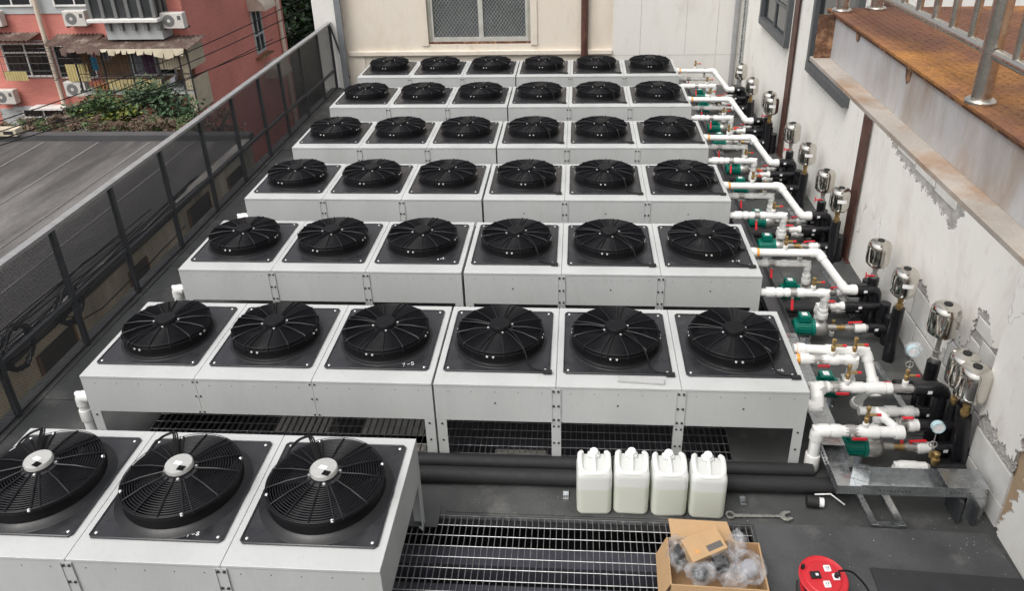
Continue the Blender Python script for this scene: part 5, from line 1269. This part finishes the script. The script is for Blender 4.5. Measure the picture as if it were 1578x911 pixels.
for (dx, w_, h, m_) in ((.38, .22, .75, 'bluecloth'), (1.95, .3, .9, 'greycloth'), (2.28, .42, .85, 'purplecloth'), (.85, .3, .4, 'greycloth'), (.05, .25, .8, 'wood')):
    b = MB(); b.tube([(x0 + dx, YBL + .3, zT - .1), (x0 + dx + w_, YBL + .3, zT - .1)], .01, 5); vs = []; k = 8
    for i in range(k + 1): vs += [(x0 + dx + w_ * i / k, YBL + .3 + .03 * sin(i * 1.9), zT - .1 - (0.28 if m_ == 'bluecloth' else 0)), (x0 + dx + w_ * i / k, YBL + .3 + .05 * sin(i * 1.9 + .5), zT - .1 - h)]
    b.add(vs, [(2 * i, 2 * i + 2, 2 * i + 3, 2 * i + 1) for i in range(k)]); b.build('hanging_cloth', M[m_], rb)
# grey bay window above
g0, g1 = (-12.636, 21.200, -0.315), (-9.353, 21.200, 1.740)
MB().box(g0[0], -10.35, 21.2, YR - .01, g0[2], g1[2]).build('bay_window', mat('bay_glass', (.045, .048, .05), .2, var=.3, vs=1.2), rb)
b = MB()
for k in range(6): x = g0[0] + (-10.35 - g0[0]) * k / 5; b.box(x - .06, x + .06, 21.13, 21.2, g0[2], g1[2])
for y in (21.2, 21.6, 21.97): b.box(-10.35, -10.28, y - .05, y + .05, g0[2], g1[2])
b.build('bay_frame', mat('bay_grey', (.15, .155, .15), .6, var=.1), rb)
MB().box(g0[0] - .12, -10.2, 21.0, YR - .01, g0[2] - .13, g0[2] - .005).build('bay_sill', M['whiteframe'], rb, bevel=.02)
MB().box(g0[0] + .35, -10.25, 21.25, YR - .01, (-11.521, 21.300, -1.071)[2], g0[2] - .14).build('bay_base', M['greypaint'], rb)
for k in range(5): x = g0[0] + .5 + k * .45; MB().box(x, x + .12, 21.1, 21.34, g0[2] - .42, g0[2] - .14).build('bracket', mat('bay_grey', (.15,) * 3), rb)
def ac(p, y, label):
    t = thing('air_conditioner', label, 'air conditioner', (p[0], y, p[2]), 0, 'air conditioner units on the red building')
    MB().box(0, .82, -.28, 0, 0, .54).build('casing', M['acwhite'], t, bevel=.02)
    g = MB(); g.lathe([(.0, -.285), (.20, -.285), (.21, -.281)], 20, (.30, 0, .27), 'Y'); g.build('fan_grille', mat('ac_grille', (.16, .16, .16), .6, var=.1), t)
    b = MB(); b.lathe([(.0, -.292), (.06, -.292), (.06, -.285)], 12, (.30, 0, .27), 'Y'); b.build('fan_hub', M['acwhite'], t)
    MB().box(.62, .74, -.284, -.2801, .30, .44).build('dark_panel', M['cardprint'], t)
    b = MB(); b.box(.05, .1, -.26, .3, -.05, -.002); b.box(.7, .75, -.26, .3, -.05, -.002); b.build('bracket', M['fence_post'], t)
ac((-13.986, 22.000, -0.671), YR - .1, 'air conditioner under the upper window of the red building, near the cream pipe'); ac((-10.293, 22.000, -0.736), YR - .9 + .55, 'air conditioner right of the grey bay window on the red building')
ac((-17.556, 22.000, -3.538), YR - .1, 'lowest air conditioner at the left edge of the red building'); ac((-14.337, 21.500, -3.098), 21.4, 'air conditioner hanging below the yellow balcony panel'); ac((-17.139, 22.000, -0.659), YR - .1, 'air conditioner cut by the left edge of the picture')
o = MB().tube([(-14.893, 21.800, 2.182), (-15.065, 21.800, -4.614)][:0] + [((-14.993, 21.800, -1.984)[0], 21.8, 8), ((-14.993, 21.800, -1.984)[0], 21.8, -7.4)], .085, 12).build('cream_downpipe', M['cream'], smooth=True); tag(o, 'cream downpipe down the front of the red building', 'pipe', 'downpipes on the red building')
o = MB().tube([(XS + .1, 30.7, 8), (XS + .1, 30.7, -7.4)], .10, 12).build('cream_downpipe', M['cream'], smooth=True); tag(o, 'cream downpipe near the rear edge of the red side wall', 'pipe', 'downpipes on the red building')
# window and awnings on the side wall
sw = MB(); ya, yb, za, zb = 27.7, 28.75, -3.25, -1.35
sw.box(XS + .002, XS + .05, ya, ya + .09, za, zb); sw.box(XS + .002, XS + .05, yb - .09, yb, za, zb); sw.box(XS + .002, XS + .05, ya + .09, yb - .09, zb - .09, zb); sw.box(XS + .002, XS + .05, ya + .09, yb - .09, za, za + .09); sw.box(XS + .002, XS + .048, ya + .09, yb - .09, -2.5, -2.42); sw.box(XS + .002, XS + .046, 28.2, 28.27, za + .09, zb - .09)
w_ = sw.build('side_window', M['greypaint'], rb); MB().box(XS + .001, XS + .012, ya + .09, yb - .09, za + .09, zb - .09).build('pane', M['glass_dark'], w_)
b = MB(); 
for i in range(14): b.tube([(XS, ya - .2 + i * .11, za - .12), (XS + .30, ya - .2 + i * .11 + rdd.uniform(-.1, .1), za - .1 + rdd.uniform(-.05, .08))], .018, 4)
b.box(XS, XS + .32, ya - .2, yb + .2, za - .16, za - .13); b.build('flower_rack', M['wood'], w_)
def awning(y, z, w_, lab):
    t = thing('dome_awning', lab, 'awning', (XS, y, z), 0, 'awnings on the red side wall'); b = MB(); n = 10; vs = []
    for i in range(n + 1):
        a = (pi / 2) * i / n; vs += [(.75 * sin(a), -w_ / 2, .6 * cos(a)), (.75 * sin(a), w_ / 2, .6 * cos(a))]
    b.add(vs, [(2 * i, 2 * i + 2, 2 * i + 3, 2 * i + 1) for i in range(n)]); b.add([(0, s * w_ / 2, 0) for s in (-1, 1)], [])
    for s in (-1, 1): b.add([(0, s * w_ / 2, 0)] + [(.75 * sin(pi / 2 * i / n), s * w_ / 2, .6 * cos(pi / 2 * i / n)) for i in range(n + 1)], [tuple(range(n + 2))])
    b.build('hood', mat('awning_pale', (.52, .44, .36), .8, var=.2, vs=3), t, True)
awning(28.2, -1.35, 1.3, 'pale dome awning over the window in the red side wall'); awning(28.9, -4.45, 1.4, 'lower pale dome awning half hidden by the fence')
# overhead cables
for i, (p, q) in enumerate([((-8.300, 9.000, -0.403), (-1.623, 14.000, 1.656)), ((-8.219, 9.000, -0.179), (-1.892, 15.000, 1.777)), ((-7.459, 8.000, -0.160), (-2.309, 16.000, 0.769)), ((-8.963, 10.000, -0.989), (-5.043, 18.000, -0.373))]):
    p, q = Vector(p), Vector(q); pts = [p.lerp(q, k / 20) - Vector((0, 0, .22 * sin(pi * k / 20))) for k in range(21)]
    o = MB().tube(pts, .012, 5).build('overhead_cable', M['cable'], smooth=True); tag(o, ['overhead cable crossing before the red building, second highest', 'highest overhead cable crossing before the red building', 'lowest overhead cable crossing above the grey roof', 'overhead cable reaching the awnings of the red side wall'][i], 'cable', 'overhead cables')

# ================================================================ PLANTS
def leaves(b, c, rad, n, size, rd, clumps=None):
    c = Vector(c); cl = []
    for _ in range(clumps or max(6, n // 120)):
        d = Vector((rd.gauss(0, 1), rd.gauss(0, 1), rd.gauss(0, 1))).normalized() * rd.uniform(.35, .95) ** .6
        cl.append((Vector((d.x * rad[0], d.y * rad[1], d.z * rad[2])), rd.uniform(.18, .42)))
    for _ in range(n):
        o, k = rd.choice(cl); g = Vector((rd.gauss(0, .45), rd.gauss(0, .45), rd.gauss(0, .38)))
        p = c + o + Vector((g.x * rad[0] * k, g.y * rad[1] * k, g.z * rad[2] * k)) * 1.3
        s = size * rd.uniform(.6, 1.3); u = Vector((rd.gauss(0, 1), rd.gauss(0, 1), rd.gauss(0, .5))).normalized(); v = u.cross(Vector((rd.gauss(0, .6), rd.gauss(0, .6), 1)).normalized()); v.normalize()
        b.add([p - u * s, p + v * s * .42, p + u * s, p - v * s * .42], [(0, 1, 2, 3)])
def tree(base, h, rad, zc, n, size, m_, label, seed, group, extra=None, trunk_r=.12):
    rd = random.Random(seed); t = thing('tree', label, 'tree', base, 0, group)
    b = MB(); b.tube([(0, 0, 0), (.05 * h * .2, 0, h * .35), (.0, .1, h * .75)], [trunk_r, trunk_r * .75, trunk_r * .3], 8)
    for i in range(9):
        a = rd.uniform(0, 6.28); z = h * rd.uniform(.35, .75); b.tube([(0, 0, z), (rad[0] * .4 * cos(a), rad[1] * .4 * sin(a), z + h * .12), (rad[0] * .8 * cos(a), rad[1] * .8 * sin(a), z + h * .2)], [trunk_r * .45, trunk_r * .28, trunk_r * .1], 6)
    b.build('trunk', M['bark'], t, True)
    b = MB(); leaves(b, (0, 0, zc), rad, n, size, rd); cr = b.build('crown', M[m_], t)
    if extra:
        b = MB(); leaves(b, (extra[1], 0, zc - rad[2] * .2), (rad[0] * .75, rad[1] * .9, rad[2] * .7), int(n * extra[2]), size, rd); b.build('lighter_foliage', M[extra[0]], t)
tree((-9.15, 17.6, -7.5), 6.0, (1.25, 1.0, 1.0), 4.75, 5200, .085, 'leaf_b', 'dark green leafy tree in front of the yellow balcony', 1, 'trees by the red building')
tree((-9.95, 16.4, -7.5), 6.0, (.9, .7, .55), 5.35, 4200, .08, 'leaf_a', 'yellow-green bushy tree left of the dark one, under the balcony', 2, 'trees by the red building', ('leaf_y', .1, .9))
tree((-8.2, 19.6, -7.5), 5.0, (.8, .9, .8), 3.6, 1800, .09, 'leaf_dry', 'small brownish tree at the foot of the red corner', 3, 'trees by the red building')
for i, (x, y, zc, rx, rz, n, lab) in enumerate([(-11.6, 36, 4.2, 2.6, 4.4, 6500, 'dark tree behind the red building, left of the fence end'), (-8.6, 37, 4.6, 2.8, 4.8, 6500, 'dark tree filling the gap behind the far end of the fence'), (-11.0, 43, 4.2, 4.5, 5.5, 6000, 'farthest dark tree behind the red building')]):
    tree((x, y, -7.5), 13, (rx, 3, rz), zc, n, .20, 'leaf_b', lab, 20 + i, 'trees behind the red building', ('leaf_a', .3, .2), .2)
b = MB(); rd = random.Random(31)
for i in range(26):
    x = -15.5 + i * .36; leaves(b, (x, 15.2 + rd.uniform(-.2, .4), -2.28 + rd.uniform(-.12, .1)), (.42, .5, .34), 480, .052, rd, 6)
for i in range(700):
    x, y, z = rd.uniform(-15.8, -6.4), 15.1 + rd.uniform(-.4, .5), -2.25 + rd.uniform(-.4, .25); d = Vector((rd.gauss(0, 1), rd.gauss(0, .5), rd.gauss(0, .5))).normalized() * rd.uniform(.1, .35); b.tube([(x, y, z), (x + d.x * .5, y + d.y * .5, z + d.z * .5 + .04), (x + d.x, y + d.y, z + d.z)], .008, 3, cap=False)
g = MB(); rdg = random.Random(44)
for i in range(22): leaves(g, (-14.5 + i * .4 + rdg.uniform(-.2, .2), 15.1 + rdg.uniform(-.3, .3), -2.2 + rdg.uniform(-.15, .12)), (.32, .4, .26), 110, .055, rdg, 4)
g = g.build('hedge_greenery', M['leaf_a']); struct(g, 'stuff'); g['label'] = 'green shoots growing through the dry climbers at the roof edge'
h = b.build('dry_hedge', M['leaf_dry']); struct(h, 'stuff'); h['label'] = 'mass of dry brown climbers along the far edge of the grey roof'
MB().box(-16, -6.2, 15.0, 15.7, -7.5, -2.6).build('hedge_wall', M['dirtywall'], None)
tag(bpy.data.objects['hedge_wall'], 'low dirty wall carrying the dry climbers', 'wall')
